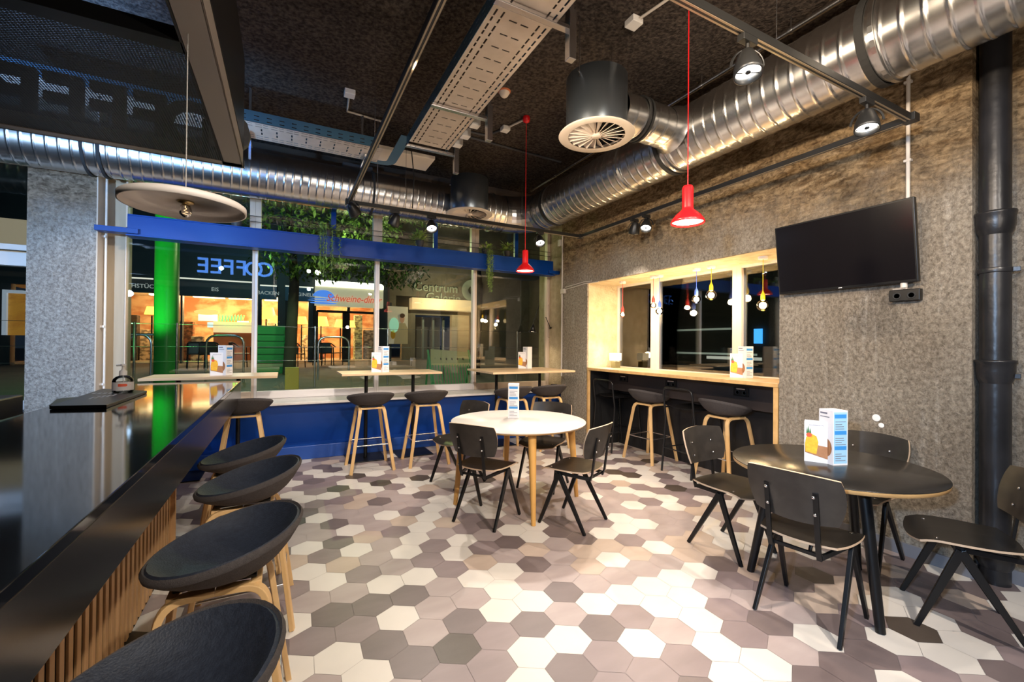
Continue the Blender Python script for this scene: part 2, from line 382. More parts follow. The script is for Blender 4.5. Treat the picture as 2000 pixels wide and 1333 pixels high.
def hexfloor():
    b = B(); rnd = random.Random(11); ca, sa = cos(HR), sin(HR); R = HP/sqrt(3)*.992
    x0, x1, y0, y1 = -4.9, 4.6, -2.8, 6.3
    b.add([(x0, y0, -.003), (x1, y0, -.003), (x1, y1, -.003), (x0, y1, -.003)], [(0, 1, 2, 3)], 6)
    for j in range(-40, 40):
        for i in range(-45, 45):
            lx = HP*i+(HP/2 if j % 2 else 0); ly = HP*sqrt(3)/2*j
            cx = HC[0]+lx*ca-ly*sa; cy = HC[1]+lx*sa+ly*ca
            if not (x0+.12 < cx < x1-.12 and y0+.12 < cy < y1-.12): continue
            k = rnd.random()
            t = 0 if k < .36 else 1 if k < .56 else 2 if k < .72 else 3 if k < .84 else 4 if k < .90 else 5
            t = OVR.get((i, j), t)
            b.add([(cx+R*cos(a), cy+R*sin(a), 0) for a in [HR+pi/6+pi/3*q for q in range(6)]], [tuple(range(6))], t)
    # tight base under the tiles
    b.box(x0, x1, y0, y1, -.12, -.004, 6)
    struct('floor', b, TM)
hexfloor()
struct('ceiling', B().box(-5, 5, -3, WY+.3, CEIL, CEIL+.15), M_CEIL)
# right wall with the window niche (Y 2.33..5.05, X to 4.43) and the pipe recess (Y<1.1)
NY0, NY1, NX, NZ = 2.31, 5.06, 4.43, 2.33
b = B()
b.box(WX, 4.75, 1.10, NY0, 0, CEIL); b.box(WX, 4.75, NY1, 5.72, 0, CEIL)
b.box(WX, 4.75, NY0, NY1, NZ, CEIL); b.box(4.0, 4.75, -3, 1.10, 0, CEIL); b.box(4.5, 4.75, NY0, NY1, 0, 1.02)
struct('wall_right', b, M_CONC)
b = B(); b.box(WX+.02, NX+.1, NY1-.004, NY1+.03, 1.0, NZ+.02); b.box(WX+.02, NX+.1, NY0+.01, NY1, NZ-.004, NZ+.03); b.box(WX+.02, NX+.1, NY0-.03, NY0+.004, 1.0, NZ+.02)
struct('wall_niche_reveal', b, M_NICHE)
b = B(); b.box(4.0, 4.75, 5.72, WY+.3, 0, CEIL); b.box(4.0-.02, 4.3, WY-.01, WY+.2, .7, CEIL)
struct('wall_right_corner', b, M_NICHE)
# window wall: upper band and the parts beside the glazing
b = B(); b.box(-5, 4.6, WY-.05, WY+.25, 3.42, CEIL)
struct('wall_back', b, M_DARKW)
struct('wall_back_footing', B().box(-5, 4.6, WY-.02, WY+.2, -.1, .76), M_PLASTER)
struct('wall_left', B().box(-5.1, -4.95, -3, WY+.2, 0, CEIL), M_PLASTER)
struct('wall_front', B().box(-5, 5, -3.1, -2.95, 0, CEIL), M_PLASTER)
b = B(); b.box(-2.297, -1.776, 6.07, 6.5, 0, CEIL)
struct('wall_pillar', b, [M_PILL])
struct('wall_pillar_side', B().box(-1.776, -1.765, 6.07, 6.5, 0, CEIL), mat('warm_lit_side', (.58, .50, .43), .8, noise=((.66, .58, .50), (3, 3, 1), .2), bump=(18, .2)))  # warm light on the pillar side put into a paler colour
struct('wall_window_side', B().box(-1.78, -1.60, WY-.02, WY+.2, .7, 3.45), wood('pale_board', (.46, .38, .28), (.40, .32, .22), .6, 2))
# baseboard
b = B(); b.box(WX-.018, WX, 1.1, NY0, 0, .085); b.box(WX-.018, 4.0, 1.082, 1.1, 0, .085); b.box(3.982, 4.0, -3, 1.085, 0, .085)
struct('baseboard_right', b, mat('grey_baseboard', (.17, .17, .19), .6))

# windows of the back facade
def bay(name, x0, x1, z0, z1, wl, wr, wb, wt, y=WY, m=M_FRAME):
    t = thing(name, None, None, (0, 0, 0), kind='structure')
    fb = B(); d0, d1 = y-.045, y+.045
    fb.box(x0, x0+wl, d0, d1, z0, z1); fb.box(x1-wr, x1, d0, d1, z0, z1); fb.box(x0+wl, x1-wr, d0, d1, z0, z0+wb); fb.box(x0+wl, x1-wr, d0, d1, z1-wt, z1)
    fb.obj('window_frame', m, t, .004)
    B().box(x0+wl-.01, x1-wr+.01, y+.005, y+.017, z0+wb-.01, z1-wt+.01).obj('window_pane', M_GLASS, t)
    return t
ZB, ZM = .73, 2.70
bx = [-1.60, -.348, 1.138, 2.622, 4.0]
for i in range(4):
    bay('window_%d' % (i+1), bx[i], bx[i+1], ZB, ZM, .012 if i == 0 else .03, .05 if i == 3 else .03, .095, .075, m=M_FRAME if i == 0 else M_FRAMEW if i < 3 else M_FRAME)
for i in range(4):
    bay('window_%d' % (i+5), bx[i], bx[i+1] if i < 3 else 4.0, ZM+.02, 3.44, .02 if i == 0 else .062, .062 if i < 3 else .05, .05, .05)
bay('window_9', -4.9, -2.3, ZB, 2.35, .06, .04, .09, .14, m=M_FRAMEW)
bay('window_10', -4.9, -2.3, 2.37, 3.44, .06, .04, .06, .05, m=M_FRAMEW)
struct('wall_sill_left', B().box(-4.9, -2.3, 5.9, WY, .0, ZB), M_PLASTER)
# niche windows
ny = [NY0+.02, at(1442, 650, 0, NX)[1], at(1280, 650, 0, NX)[1], NY1-.0]
def nbay(name, y0, y1, w0, w1):
    t = thing(name, None, None, (0, 0, 0), kind='structure'); fb = B(); X0, X1 = NX-.03, NX+.06; z0, z1 = 1.1, NZ
    fb.box(X0, X1, y0, y0+w0, z0, z1); fb.box(X0, X1, y1-w1, y1, z0, z1); fb.box(X0, X1, y0+w0, y1-w1, z0, z0+.03); fb.box(X0, X1, y0+w0, y1-w1, z1-.03, z1)
    fb.obj('window_frame', M_FRAMEN, t, .004)
    B().box(NX+.01, NX+.022, y0+w0-.01, y1-w1+.01, z0+.02, z1-.02).obj('window_pane', M_GLASS, t)
nbay('window_11', ny[0], ny[1], .03, .055); nbay('window_12', ny[1], ny[2], .055, .06); nbay('window_13', ny[2], ny[3], .06, .02)
# ================================================================== BENCH, BEAM, DUCTS
t = thing('window_bench', 'blue panelled window bench with a long pale stone sill under the windows', 'bench', (1.1, 6.0, 0))
x0, x1 = -1.76, 3.99
B().box(x0, x1, 5.80, WY-.05, .70, .73).obj('stone_sill', M_SILL, t, .004)
b = B(); b.add([(x0, 5.88, .70), (x1, 5.88, .70), (x1, 6.18, .168), (x0, 6.18, .168), (x0, 5.93, .70), (x1, 5.93, .70), (x1, 6.23, .168), (x0, 6.23, .168)],
               [(0, 3, 2, 1), (4, 5, 6, 7), (0, 1, 5, 4), (1, 2, 6, 5), (2, 3, 7, 6), (3, 0, 4, 7)])
b.obj('front_panel', M_BLUEP, t)
B().box(x0, x1, 5.95, 6.24, 0, .168).obj('plinth', M_BLUEP, t, .006)
t = thing('steel_beam', 'blue painted steel channel beam spanning the windows below the upper panes', 'beam', (1.1, 6.1, 2.6))
b = B(); b.box(-1.52, 3.90, 6.045, 6.06, 2.585, 2.80); b.box(-1.52, 3.90, 6.045, 6.20, 2.80, 2.815); b.box(-1.52, 3.90, 5.99, 6.06, 2.572, 2.587); b.box(-1.52, 3.90, 6.045, 6.17, 2.572, 2.582)
b.obj('channel', M_BLUE, t, .003)
for xa, xb in ((-1.775, -1.42), (3.80, 4.0)): B().box(xa, xb, 6.0, 6.12, 2.60, 2.655).obj('end_bracket', M_BLUE, t, .003)
for x in (-.42, .55, 1.95, 3.3):
    if x > 0: B().box(x-.03, x+.03, 6.21, 6.26, 2.80, 3.44).obj('blue_post', M_BLUE, t)
for z in (2.93, 3.0):
    tag(B().tube([(-1.55, 6.22, z), (3.95, 6.22, z)], .004, 6).obj('steel_cable', M_BLACKM), 'thin dark steel cable across upper windows, %s one' % ('lower' if z < 2.95 else 'higher'), 'cable', 'cables above the blue beam')

def duct(p, q, r, pitch=.10, ridge=.007, n=48, step=14, off=0):
    """spiral seamed tube from p to q"""
    p = Vector(p); q = Vector(q); L = (q-p).length; T = (q-p).normalized()
    a = T.cross(Vector((0, 0, 1))).normalized(); c = T.cross(a); k = int(L/pitch*step); b = B(); vs = []
    for i in range(k+1):
        s_ = L*i/k
        for j in range(n):
            ph = (s_/pitch+j/n+off) % 1; d = min(ph, 1-ph); rr = r+ridge*max(0, 1-d/.10)
            g = 2*pi*j/n; vs.append(p+T*s_+(a*cos(g)+c*sin(g))*rr)
    fs = [(i*n+j, i*n+(j+1) % n, (i+1)*n+(j+1) % n, (i+1)*n+j) for i in range(k) for j in range(n)]
    b.add(vs, fs, 0, True); return b
def band(c, ax, r, parent, mt=None, w_=.02, name='clamp_ring'):
    return B().lathe([(r, -w_), (r+.012, -w_), (r+.012, w_), (r, w_)], c, 44, 0, ax, smooth=False, cap=False).obj(name, mt or M_RUBBER, parent)
DX, DY, DZ, DR = 3.28, 5.78, 3.365, .262
t = thing('ventilation_duct', 'large galvanised spiral duct running along the concrete wall under the ceiling', 'duct', (DX, 2.5, DZ), 'spiral ventilation ducts')
duct((DX, -.6, DZ), (DX, 5.30, DZ), DR).obj('duct_tube', M_STEEL, t)
for y in (5.03, 2.98, 1.35): band((DX, y, DZ), (0, 1, 0), DR+.004, t); band((DX, y-.06, DZ), (0, 1, 0), DR+.004, t, M_STEEL, .012)
band((DX, 3.52, DZ), (0, 1, 0), DR+.002, t, M_STEEL, .01)
el = B(); pts = []
n = 36; vs = []
for i in range(7):
    g = i/6*pi/2; c = Vector((DX-.48*(1-cos(g)), 5.30+.48*sin(g), DZ)); T = Vector((-sin(g), cos(g), 0)); a = Vector((cos(g), sin(g), 0))
    for j in range(n): vs.append(c+(a*cos(2*pi*j/n)+Vector((0, 0, 1))*sin(2*pi*j/n))*(DR+.004))
el.add(vs, [(i*n+j, i*n+(j+1) % n, (i+1)*n+(j+1) % n, (i+1)*n+j) for i in range(6) for j in range(n)], 0, False)
el.obj('duct_elbow', M_STEEL, t)
t = thing('ventilation_duct', 'large galvanised spiral duct running above the windows to the left', 'duct', (0, DY, DZ), 'spiral ventilation ducts')
duct((DX-.48, DY, DZ), (-4.9, DY, DZ), DR-.004, .085, .006, off=.3).obj('duct_tube', M_STEEL, t)
for x in (2.62, .95, -1.62, -1.74): band((x, DY, DZ), (1, 0, 0), DR, t, M_STEEL if x == 2.62 else M_RUBBER, .012)
t = thing('ventilation_duct', 'short galvanised branch duct joining the swirl diffuser to the wall duct', 'duct', (2.7, 2.79, 3.37), 'spiral ventilation ducts')
duct((2.40, 2.79, 3.37), (3.08, 2.79, 3.37), .165, .11, .005, 36).obj('duct_tube', M_STEEL, t)
B().lathe([(.20, 0), (.172, .05), (.168, .10)], (3.03, 2.79, 3.37), 36, 0, (-1, 0, 0), cap=False).obj('saddle_collar', M_STEEL, t)
for x in (2.62, 2.66): band((x, 2.79, 3.37), (1, 0, 0), .170, t, M_RUBBER, .008)

def diffuser(loc, label, rods, branch=True):
    t = thing('swirl_diffuser', label, 'air diffuser', loc, 'swirl diffusers hanging under the ceiling')
    x, y, z = loc
    B().lathe([(.236, .012), (.243, .03), (.243, .45), (.233, .45), (.233, .40)], loc, 48, cap=False).obj('casing', M_STEELD, t)
    B().lathe([(.225, -.004), (.295, -.006), (.302, 0), (.295, .008), (.24, .02), (.225, .02)], loc, 56, cap=False).obj('rim', M_GRID, t)
    B().lathe([(.0, .05), (.228, .05)], loc, 40, cap=False).obj('inner_plate', M_RUBBER, t)
    for k in range(20):
        g = 2*pi*k/20; c, s_ = cos(g), sin(g); P = lambda r, q, h: (x+r*c-q*s_, y+r*s_+q*c, z+h)
        b = B(); b.add([P(.04, 0, 0), P(.226, 0, 0), P(.226, .055, .04), P(.04, .01, .02), P(.04, 0, -.004), P(.226, 0, -.004), P(.226, .058, .036), P(.04, .012, .016)],
                       [(0, 1, 2, 3), (7, 6, 5, 4), (0, 4, 5, 1), (1, 5, 6, 2), (2, 6, 7, 3), (3, 7, 4, 0)])
        b.obj('blade', M_GRID, t)
    B().lathe([(0, -.012), (.035, -.012), (.042, 0), (.042, .03)], loc, 24).obj('hub', M_GRID, t)
    for (dx, dy) in rods:
        B().tube([(x+dx, y+dy, z+.36), (x+dx, y+dy, CEIL)], .005, 8).tube([(x+dx*.9, y+dy*.9, z+.40), (x+dx*1.06, y+dy*1.06, z+.40)], .008, 8).obj('threaded_rod', M_SATIN, t)
    return t
diffuser((2.20, 2.79, 3.13), 'large cylindrical swirl diffuser in front, hanging beside the big duct', [(-.235, -.09), (.235, .10), (.17, .20)])
diffuser((2.10, 5.27, 3.13), 'smaller looking swirl diffuser at the back, touching the duct above the windows', [(-.20, .155), (.20, .155)])
# gas pipe under the ceiling
t = thing('ceiling_pipe', 'thin grey steel pipe under the ceiling above the wall duct', 'pipe', (3.38, 3, 3.85))
B().tube([(3.38, -1.0, 3.85), (3.38, 5.9, 3.85)], .021, 12).obj('pipe_tube', M_SATIN, t)
for y in (1.95, 2.75, 3.6, 5.2): B().tube([(3.38, y, 3.85), (3.38, y, CEIL)], .006, 8).lathe([(.028, -.012), (.028, .012)], (3.38, y, 3.85), 14, 0, (0, 1, 0)).obj('pipe_hanger', M_SATIN, t)

# ------------------------------------------------------------------ cable trays
def tray(name, label, p0, u, L, W, z, side, mb, ms):
    """perforated tray: starts p0, runs along u for L, width W to the right of u"""
    t = thing(name, label, 'cable tray', (*p0, z), 'perforated cable trays under the ceiling')
    u = Vector((*u, 0)).normalized(); r = Vector((u.y, -u.x, 0)); o = Vector((*p0, z)); b = B()
    # bottom: cells with slots left open
    vs_ = [0, .025, .034, .075, .084, .115, .145, .152, W/2-.05, W/2-.042, W/2+.042, W/2+.05]; vs_ = sorted(set([v for v in vs_ if v <= W/2+.05]))
    half = [0, .026, .038, .072, .084, .104]; V = half+[W/2-.065, W/2-.012, W/2+.012, W/2+.065]+[W-h for h in half[::-1]]
    per = .125; k = int(L/per)
    def cell(a0, a1, c0, c1):
        q = [o+u*a0+r*c0, o+u*a1+r*c0, o+u*a1+r*c1, o+u*a0+r*c1]; b.add(q, [(0, 1, 2, 3)])
    for i in range(k):
        a = i*per; A = [a, a+.012, a+.052, a+.064, a+.076, a+.114, a+per]
        for ai in range(6):
            for ci in range(len(V)-1):
                slot_side = ci in (1, 3, len(V)-3, len(V)-5) and ai in (1, 2, 4)
                mid = ci in (5, 7, 9) and False
                tr = ci in (6, 8) and ai in (2,) or (ci in (5, 7, 9-0) and False)
                if ci in (5, 7) and ai == 2 and False: tr = True
                if slot_side or tr: continue
                cell(A[ai], A[ai+1], V[ci], V[ci+1])
    o1 = b.obj('tray_bottom', mb, t); sm = o1.modifiers.new('thickness', 'SOLIDIFY'); sm.thickness = .0025
    for s_, rr in ((0, 0), (1, W)):
        b = B(); per2 = .1; H = side
        for i in range(int(L/per2)):
            for (a0, a1) in ((i*per2, i*per2+.03), (i*per2+.03, i*per2+.07), (i*per2+.07, (i+1)*per2)):
                for (h0, h1) in ((0, .02), (.02, .028), (.028, .055), (.055, .063), (.063, H)):
                    if (a0 > i*per2+.02 and a1 < i*per2+.08) and (h0 in (.02, .055)): continue
                    q = [o+u*a0+r*rr+Vector((0, 0, h0)), o+u*a1+r*rr+Vector((0, 0, h0)), o+u*a1+r*rr+Vector((0, 0, h1)), o+u*a0+r*rr+Vector((0, 0, h1))]
                    b.add(q, [(0, 1, 2, 3)])
        o1 = b.obj('tray_side', ms, t); sm = o1.modifiers.new('thickness', 'SOLIDIFY'); sm.thickness = .0025
    return t, o, u, r
TZ = 3.36
t, o, u, r = tray('cable_tray', 'cream perforated cable tray running from the top of the picture towards the windows', (1.02, .6), (0, 1), 3.62, .39, TZ, .09, M_CREAM, M_TRAYB)
for y in (2.16, 3.35, 4.15):
    b = B(); b.box(1.0, 1.50, y-.022, y+.022, TZ-.03, TZ-.004); b.box(1.48, 1.53, y-.025, y+.025, TZ-.20, TZ+.10); b.box(1.49, 1.52, y-.012, y+.012, TZ+.1, CEIL-.004)
    b.obj('support_bracket', M_SATIN, t, .003)
for i, y in enumerate((3.55, 3.78, 3.98)):
    tag(B().box(1.415, 1.50, y-.04, y+.04, TZ-.0, TZ+.08).obj('junction_box', M_WHITE, bevel=.006), 'small white junction box on the tray side, %s of three' % ('nearest', 'middle', 'farthest')[i], 'junction box', 'boxes on the side of the tray')
t, o, u, r = tray('cable_tray', 'perforated cable tray crossing above the left windows with its side tinted as in blue light', (-1.9, 4.84), (1, 0), 2.75, .36, TZ+.04, .10, M_CREAM, M_TRAYB)
for x in (-.33, .72):
    B().box(x-.02, x+.02, 4.66, 5.0, TZ+.005, TZ+.03).box(x-.012, x+.012, 4.96, 4.985, TZ-.12, CEIL-.004).obj('support_bracket', M_SATIN, t, .003)
tag(B().box(.89, 1.53, 4.93, 5.32, 3.60, 3.64).obj('ceiling_panel', mat('cream_panel', (.72, .63, .52), .6), bevel=.004), 'flat cream panel under the dark ceiling beyond the cable tray', 'panel')
b = B(); p = fillet([(.80, 4.955, TZ+.09), (1.015, 4.955, TZ+.09), (1.015, 4.2, TZ+.09)], .2, 8)
tag(b.tube(p, .01, 4, flat=(.10, .004)).obj('tray_corner_strip', M_TRAYB), 'curved metal strip, tinted as in blue light, joining the two cable trays', 'strip')
t = thing('ventilation_box', 'dark grey box fixed to the upper wall above the middle windows', 'box', (.83, 6.2, 3.55))
B().box(.64, 1.02, 6.07, 6.30, 3.52, 3.82).obj('box_body', M_PLASTER, t, .006); B().box(.62, 1.04, 6.05, 6.30, 3.50, 3.52).obj('box_base', M_SATIN, t)
# ceiling bits
def ceil_box(x, y, s_, label, conduit):
    t = thing('ceiling_junction_box', label, 'junction box', (x, y, CEIL-.05), 'junction boxes on the dark ceiling')
    B().box(x-s_, x+s_, y-s_, y+s_, CEIL-.05, CEIL).obj('box_body', M_WHITE, t, .005)
    B().tube(conduit, .011, 8).obj('conduit', M_CONDUIT, t)
ceil_box(.539, 4.577, .05, 'small white junction box on the ceiling left of the track', [(.54, 4.62, 3.93), (.56, 4.95, 3.93), (1.0, 5.0, 3.93)])
ceil_box(2.346, 2.528, .05, 'white junction box on the ceiling above the large diffuser', [(2.36, 2.48, 3.93), (2.45, 2.0, 3.93), (2.5, 1.5, 3.93)])
ceil_box(2.22, 4.48, .045, 'white junction box on the ceiling beside the red ceiling rose', [(2.24, 4.42, 3.93), (2.32, 4.18, 3.93)])
tag(B().tube(fillet([(1.55, 4.75, 3.935), (2.1, 4.75, 3.935), (2.22, 4.5, 3.935)], .1), .012, 8).obj('ceiling_conduit', M_PLASTER), 'dark painted conduit on the ceiling between tray and red rose', 'conduit')
tag(B().tube([(1.6, 4.86, 3.935), (3.3, 4.95, 3.935)], .014, 8).obj('ceiling_conduit', M_PLASTER), 'dark painted conduit on the ceiling in front of the rear diffuser', 'conduit')
t = thing('smoke_detector', 'round cream smoke detector with an orange ring on the ceiling', 'smoke detector', (1.893, 3.848, CEIL))
B().lathe([(.0, -.065), (.02, -.062), (.035, -.05), (.052, -.02), (.055, 0)], (1.893, 3.848, CEIL), 28).obj('detector_head', M_GRID, t)
B().lathe([(.056, -.014), (.06, -.012), (.062, 0)], (1.893, 3.848, CEIL), 28).obj('base_ring', mat('orange_plastic', (.6, .16, .05), .5), t)
t = thing('wifi_antenna_box', 'small white detector box fixed to the ceiling near the screen frame', 'detector', (-.25, 3.1, CEIL))
B().box(-.28, -.22, 3.07, 3.13, CEIL-.07, CEIL).obj('detector_body', M_WHITE, t, .006)

# ------------------------------------------------------------------ light track and heads
TX0, TX1, TY0, TY1, TRZ = .565, 3.50, 1.28, 4.76, 2.90
t = thing('lighting_track', 'suspended black rectangular lighting track under the ceiling', 'light track', (2, 3, TRZ))
for (p, q) in (((TX0, TY0, TRZ), (TX0, TY1, TRZ)), ((TX0, TY1, TRZ), (TX1, TY1, TRZ)), ((TX1, TY1, TRZ), (TX1, TY0, TRZ)), ((TX1, TY0, TRZ), (TX0, TY0, TRZ))):
    B().bar(p, q, .036, .040).obj('track_rail', M_TRACK, t, .002)
    d = Vector((0, 0, -.0205)); s_ = (Vector(q)-Vector(p)).normalized(); a = s_.cross(Vector((0, 0, 1)))
    b = B()
    for k in (-1, 1): b.bar(Vector(p)+d+a*.010*k+s_*.03, Vector(q)+d+a*.010*k-s_*.03, .0085, .003)
    b.obj('track_groove', M_TRACKL, t)
for x, y in ((TX0, TY0), (TX0, TY1), (TX1, TY1), (TX1, TY0)): B().box(x-.035, x+.035, y-.035, y+.035, TRZ-.023, TRZ+.026).obj('corner_joint', M_TRACK, t, .003)
for x, y in ((TX0, 3.3), (1.15, TY1), (.85, TY1-.1), (2.1, TY0), (TX1, 3.0), (2.6, TY1)):
    y = TY1 if y > 4.6 else y
    B().tube([(x, y, TRZ+.02), (x, y, CEIL)], .0022, 6).obj('suspension_wire', M_SATIN, t)
b = B(); b.tube([(x0 if False else 1.22, 4.74, 2.93), (1.25, 4.8, 3.3), (1.24, 5.0, CEIL)], .006, 8)
b.obj('power_cable', M_RUBBER, t)

def head(loc, target, lit, label, yaw=None):
    """track spotlight: adapter, yoke ring, body, lens"""
    loc = Vector(loc); d = (Vector(target)-loc).normalized(); t = thing('track_spotlight', label, 'spotlight', loc, 'spotlights on the black track')
    top = Vector((loc.x, loc.y, TRZ-.02))
    B().box(loc.x-.05, loc.x+.05, loc.y-.018, loc.y+.018, TRZ-.052, TRZ-.02).obj('adapter', M_TRACK, t, .003)
    side = d.cross(Vector((0, 0, 1))).normalized(); R = .062; ring = []
    for k in range(13):
        g = pi*k/12; ring.append(loc+side*cos(g)*(R+.012)+Vector((0, 0, 1))*sin(g)*(R+.02))
    B().tube(ring, .004, 6, flat=(.012, .004)).tube([loc+Vector((0, 0, R+.018)), top-Vector((0, 0, .03))], .008, 8).obj('yoke', M_TRACK, t)
    B().lathe([(.018, -.085), (.034, -.075), (.045, -.04), (.058, 0), (.062, .03), (.062, .045), (.056, .045), (.050, .02), (.030, -.02), (0, -.03)], loc, 28, 0, d).obj('housing', M_TRACK, t)
    B().lathe([(0, .018), (.050, .018)], loc, 28, 0, d, cap=False).obj('lens', M_LED if lit else M_BLACKM, t)
    if lit:
        B().bar(loc+d*.034-side*.05, loc+d*.034+side*.05, .006, .003).lathe([(0, .036), (.012, .034), (.012, .028)], loc, 12, 0, d).obj('glare_bridge', M_TRACK, t)
    return t
LB = ['lit track spotlight over the left window stools, facing the room', 'brightest starry spotlight on the far track beside the small red pendant',
      'lit spotlight on the wall side track, right of its dark neighbour', 'large lit spotlight at the top beside the red pendant cord',
      'lit spotlight nearest the track corner by the concrete wall', 'unlit looking dark spotlight on the far track above the hanging plants', 'dark spotlight seen from its side on the wall side track']
for i, (a, c, on) in enumerate(HEADS): head(a, c, on, LB[i])
head((.60, 4.66, 2.79), (1.6, 5.6, 1.6), 0, 'dark spotlight at the left end corner of the track')

# ------------------------------------------------------------------ pendants
def pendant(x, y, z0, s_, label, rose):
    t = thing('pendant_lamp', label, 'pendant lamp', (x, y, z0), 'red pendant lamps')
    pr = [(.100, 0), (.104, .004), (.098, .020), (.075, .052), (.042, .082), (.036, .09), (.034, .10), (.034, .225), (.028, .238), (.008, .242)]
    B().lathe([(r*s_, h*s_) for r, h in pr], (x, y, z0), 40, cap=False).obj('lamp_shade', M_RED, t)
    B().lathe([(0, .012*s_), (.093*s_, .012*s_)], (x, y, z0), 36, cap=False).obj('light_disc', M_LEDR, t)
    B().tube([(x, y, z0+.24*s_), (x, y, CEIL-.02)], .0032, 8).obj('cord', M_RED, t)
    if rose: B().lathe([(.012, -.07), (.036, -.055), (.042, -.02), (.036, 0)], (x, y, CEIL), 24).obj('ceiling_rose', M_RED, t)
    lamp('pendant_glow', 'SPOT', (x, y, z0-.01), 60, (1, .78, .6), (x, y, 0), .04, 130, .8)
pendant(2.215, 1.90, at(1343, 446, 0, 2.215)[2]+.03, .98, 'large red pendant lamp nearest the camera over the floor', True)
pendant(2.322, 4.167, 2.245, .98, 'small looking red pendant lamp hanging in front of the windows', True)
# white disc lamp over the bar
dx, dy, dz = -.292, 1.74, 1.903
t = thing('disc_pendant_lamp', 'flat white disc pendant lamp with a clear bulb over the bar', 'pendant lamp', (dx, dy, dz))
B().lathe([(.165, -.022), (.169, -.022), (.169, -.003), (.162, .002), (.02, .005), (.0, .005), (0, .0), (.156, -.003), (.163, -.008), (.165, -.022)], (dx, dy, dz), 72, cap=False).obj('lamp_shade', M_SHADEW, t)
B().lathe([(.022, 0), (.022, -.004), (.010, -.008)], (dx, dy, dz-.001), 20).obj('bulb_holder', mat('brass', (.5, .36, .16), .3, 1), t)
B().lathe([(.007, -.006), (.014, -.016), (.018, -.030), (.016, -.042), (.008, -.050), (0, -.052)], (dx, dy, dz), 20, cap=False).obj('bulb', M_BULBG, t)
B().tube([(dx+.0015*k*(-1)**k, dy, dz-.014-.005*k) for k in range(7)], .0012, 5).obj('filament', mat('filament', (.8, .55, .3), .5, emit=((1, .7, .4), 1.5)), t)
B().tube([(dx, dy, dz+.004), (dx, dy, 2.46)], .0018, 6).obj('cord', mat('grey_cord', (.4, .38, .36), .5), t)
# red wall lamp with swing arm beside the window
wx = 4.12
t = thing('swing_arm_wall_lamp', 'black swing arm wall lamp with a cone shade beside the right window', 'wall lamp', (wx, 6.3, 1.75))
B().tube(fillet([(3.99, 6.31, 2.12), (3.92+.05, 6.31, 2.12), (3.97, 6.31, 1.56), (4.03, 6.31, 1.56)], .03), .006, 8).obj('wall_bracket', M_BLACKM, t)
sh = at(1041, 640, 1, 6.15); tp = at(1053, 597, 1, 6.15); jn = at(1075, 641, 1, 6.24)
B().tube([jn, at(1066, 620, 1, 6.2)], .006, 8).lathe([(.014, -.02), (.014, .02)], jn, 12, 0, (0, 1, 0)).obj('arm', M_BLACKM, t)
B().tube([tp, sh+Vector((-.01, 0, .04))], .006, 8).obj('handle_rod', M_BLACKM, t)
B().lathe([(.062, -.075), (.064, -.075), (.022, .03), (.012, .045), (0, .05)], sh, 24, 0, (.12, 0, 1), cap=False).obj('lamp_shade', M_BLACKM, t)
B().lathe([(0, -.06), (.056, -.066)], sh, 20, 0, (.12, 0, 1), cap=False).obj('light_disc', M_LEDR, t)
lamp('wall_lamp_glow', 'SPOT', sh+Vector((-.01, 0, -.07)), 14, (1, .82, .55), sh+Vector((.12, .1, -1)), .03, 120, .8)

# ------------------------------------------------------------------ niche: bulbs, counter, lamp, stools
NB = [((1216, 615), M_REDP, 'red', 'leftmost bulb on a red holder in the window niche', .036), ((1276, 597), M_REDP, 'red', 'bulb on a red holder just left of the niche mullion', .036),
      ((1288, 608), M_BLUP, 'blue', 'globe bulb on a blue holder against the left niche mullion', .048), ((1360, 585), M_BLUP, 'blue', 'globe bulb on a blue holder in the middle pane', .048),
      ((1389, 577), M_YEL, 'yellow', 'large globe bulb on a yellow holder in the middle pane', .056), ((1490, 597), M_YEL, 'yellow', 'large globe bulb on a yellow holder by the screen', .056)]
for (p, mt, cn, lab, R) in NB:
    c = at(p[0], p[1], 0, 4.14)
    t = thing('bulb_pendant', lab, 'bulb pendant', c, 'coloured bulb pendants in the window niche')
    B().lathe([(.040, -.032), (.044, -.028), (.046, 0)], (c.x, c.y, NZ), 24).obj('ceiling_rose', M_WHITE, t)
    B().tube([(c.x, c.y, NZ-.03), (c.x, c.y, c.z+R+.08)], .003, 8).obj('cord', mt, t)
    B().lathe([(.020, R-.002), (.021, R+.035), (.019, R+.05), (.008, R+.075), (.004, R+.09)], c, 20).obj('lamp_holder', mt, t)
    B().lathe([(R*sin(pi*k/12), -R*cos(pi*k/12)) for k in range(12)]+[(.014, R)], c, 24, cap=False).obj('bulb', M_BULBG, t)
    B().tube([c+Vector((.012*cos(k*2.4), .012*sin(k*2.4), .016-.006*k)) for k in range(6)], .0035, 6).obj('filament', M_FIL, t)
    lamp('bulb_glow', 'POINT', c, 11, (1, .74, .42), None, R*.7)
CZ = 1.12
t = thing('window_counter', 'high wooden counter with a black back panel in the window niche', 'counter', (4.1, 3.7, 0))
B().box(WX-.005, 4.425, NY0+.01, NY1-.01, CZ-.036, CZ).obj('counter_top', [M_OAK], t, .002)
B().box(WX-.008, WX-.004, NY0+.01, NY1-.01, CZ-.036, CZ-.003).obj('front_edge', M_PLYE, t)
for ya, yb in ((NY1-.045, NY1-.01), (NY0+.01, NY0+.05)):
    B().box(WX+.03, 4.40, ya, yb, 0, CZ-.038).obj('side_panel', mat('black_board', (.012, .012, .013), .45), t, .002)
    B().box(WX-.005, WX+.03, ya, yb, 0, CZ-.038).obj('front_post', M_PLYE, t, .002)
B().box(4.20, 4.23, NY0+.06, NY1-.06, .80, CZ-.038).obj('apron_panel', mat('brown_black_board', (.030, .022, .021), .5), t)
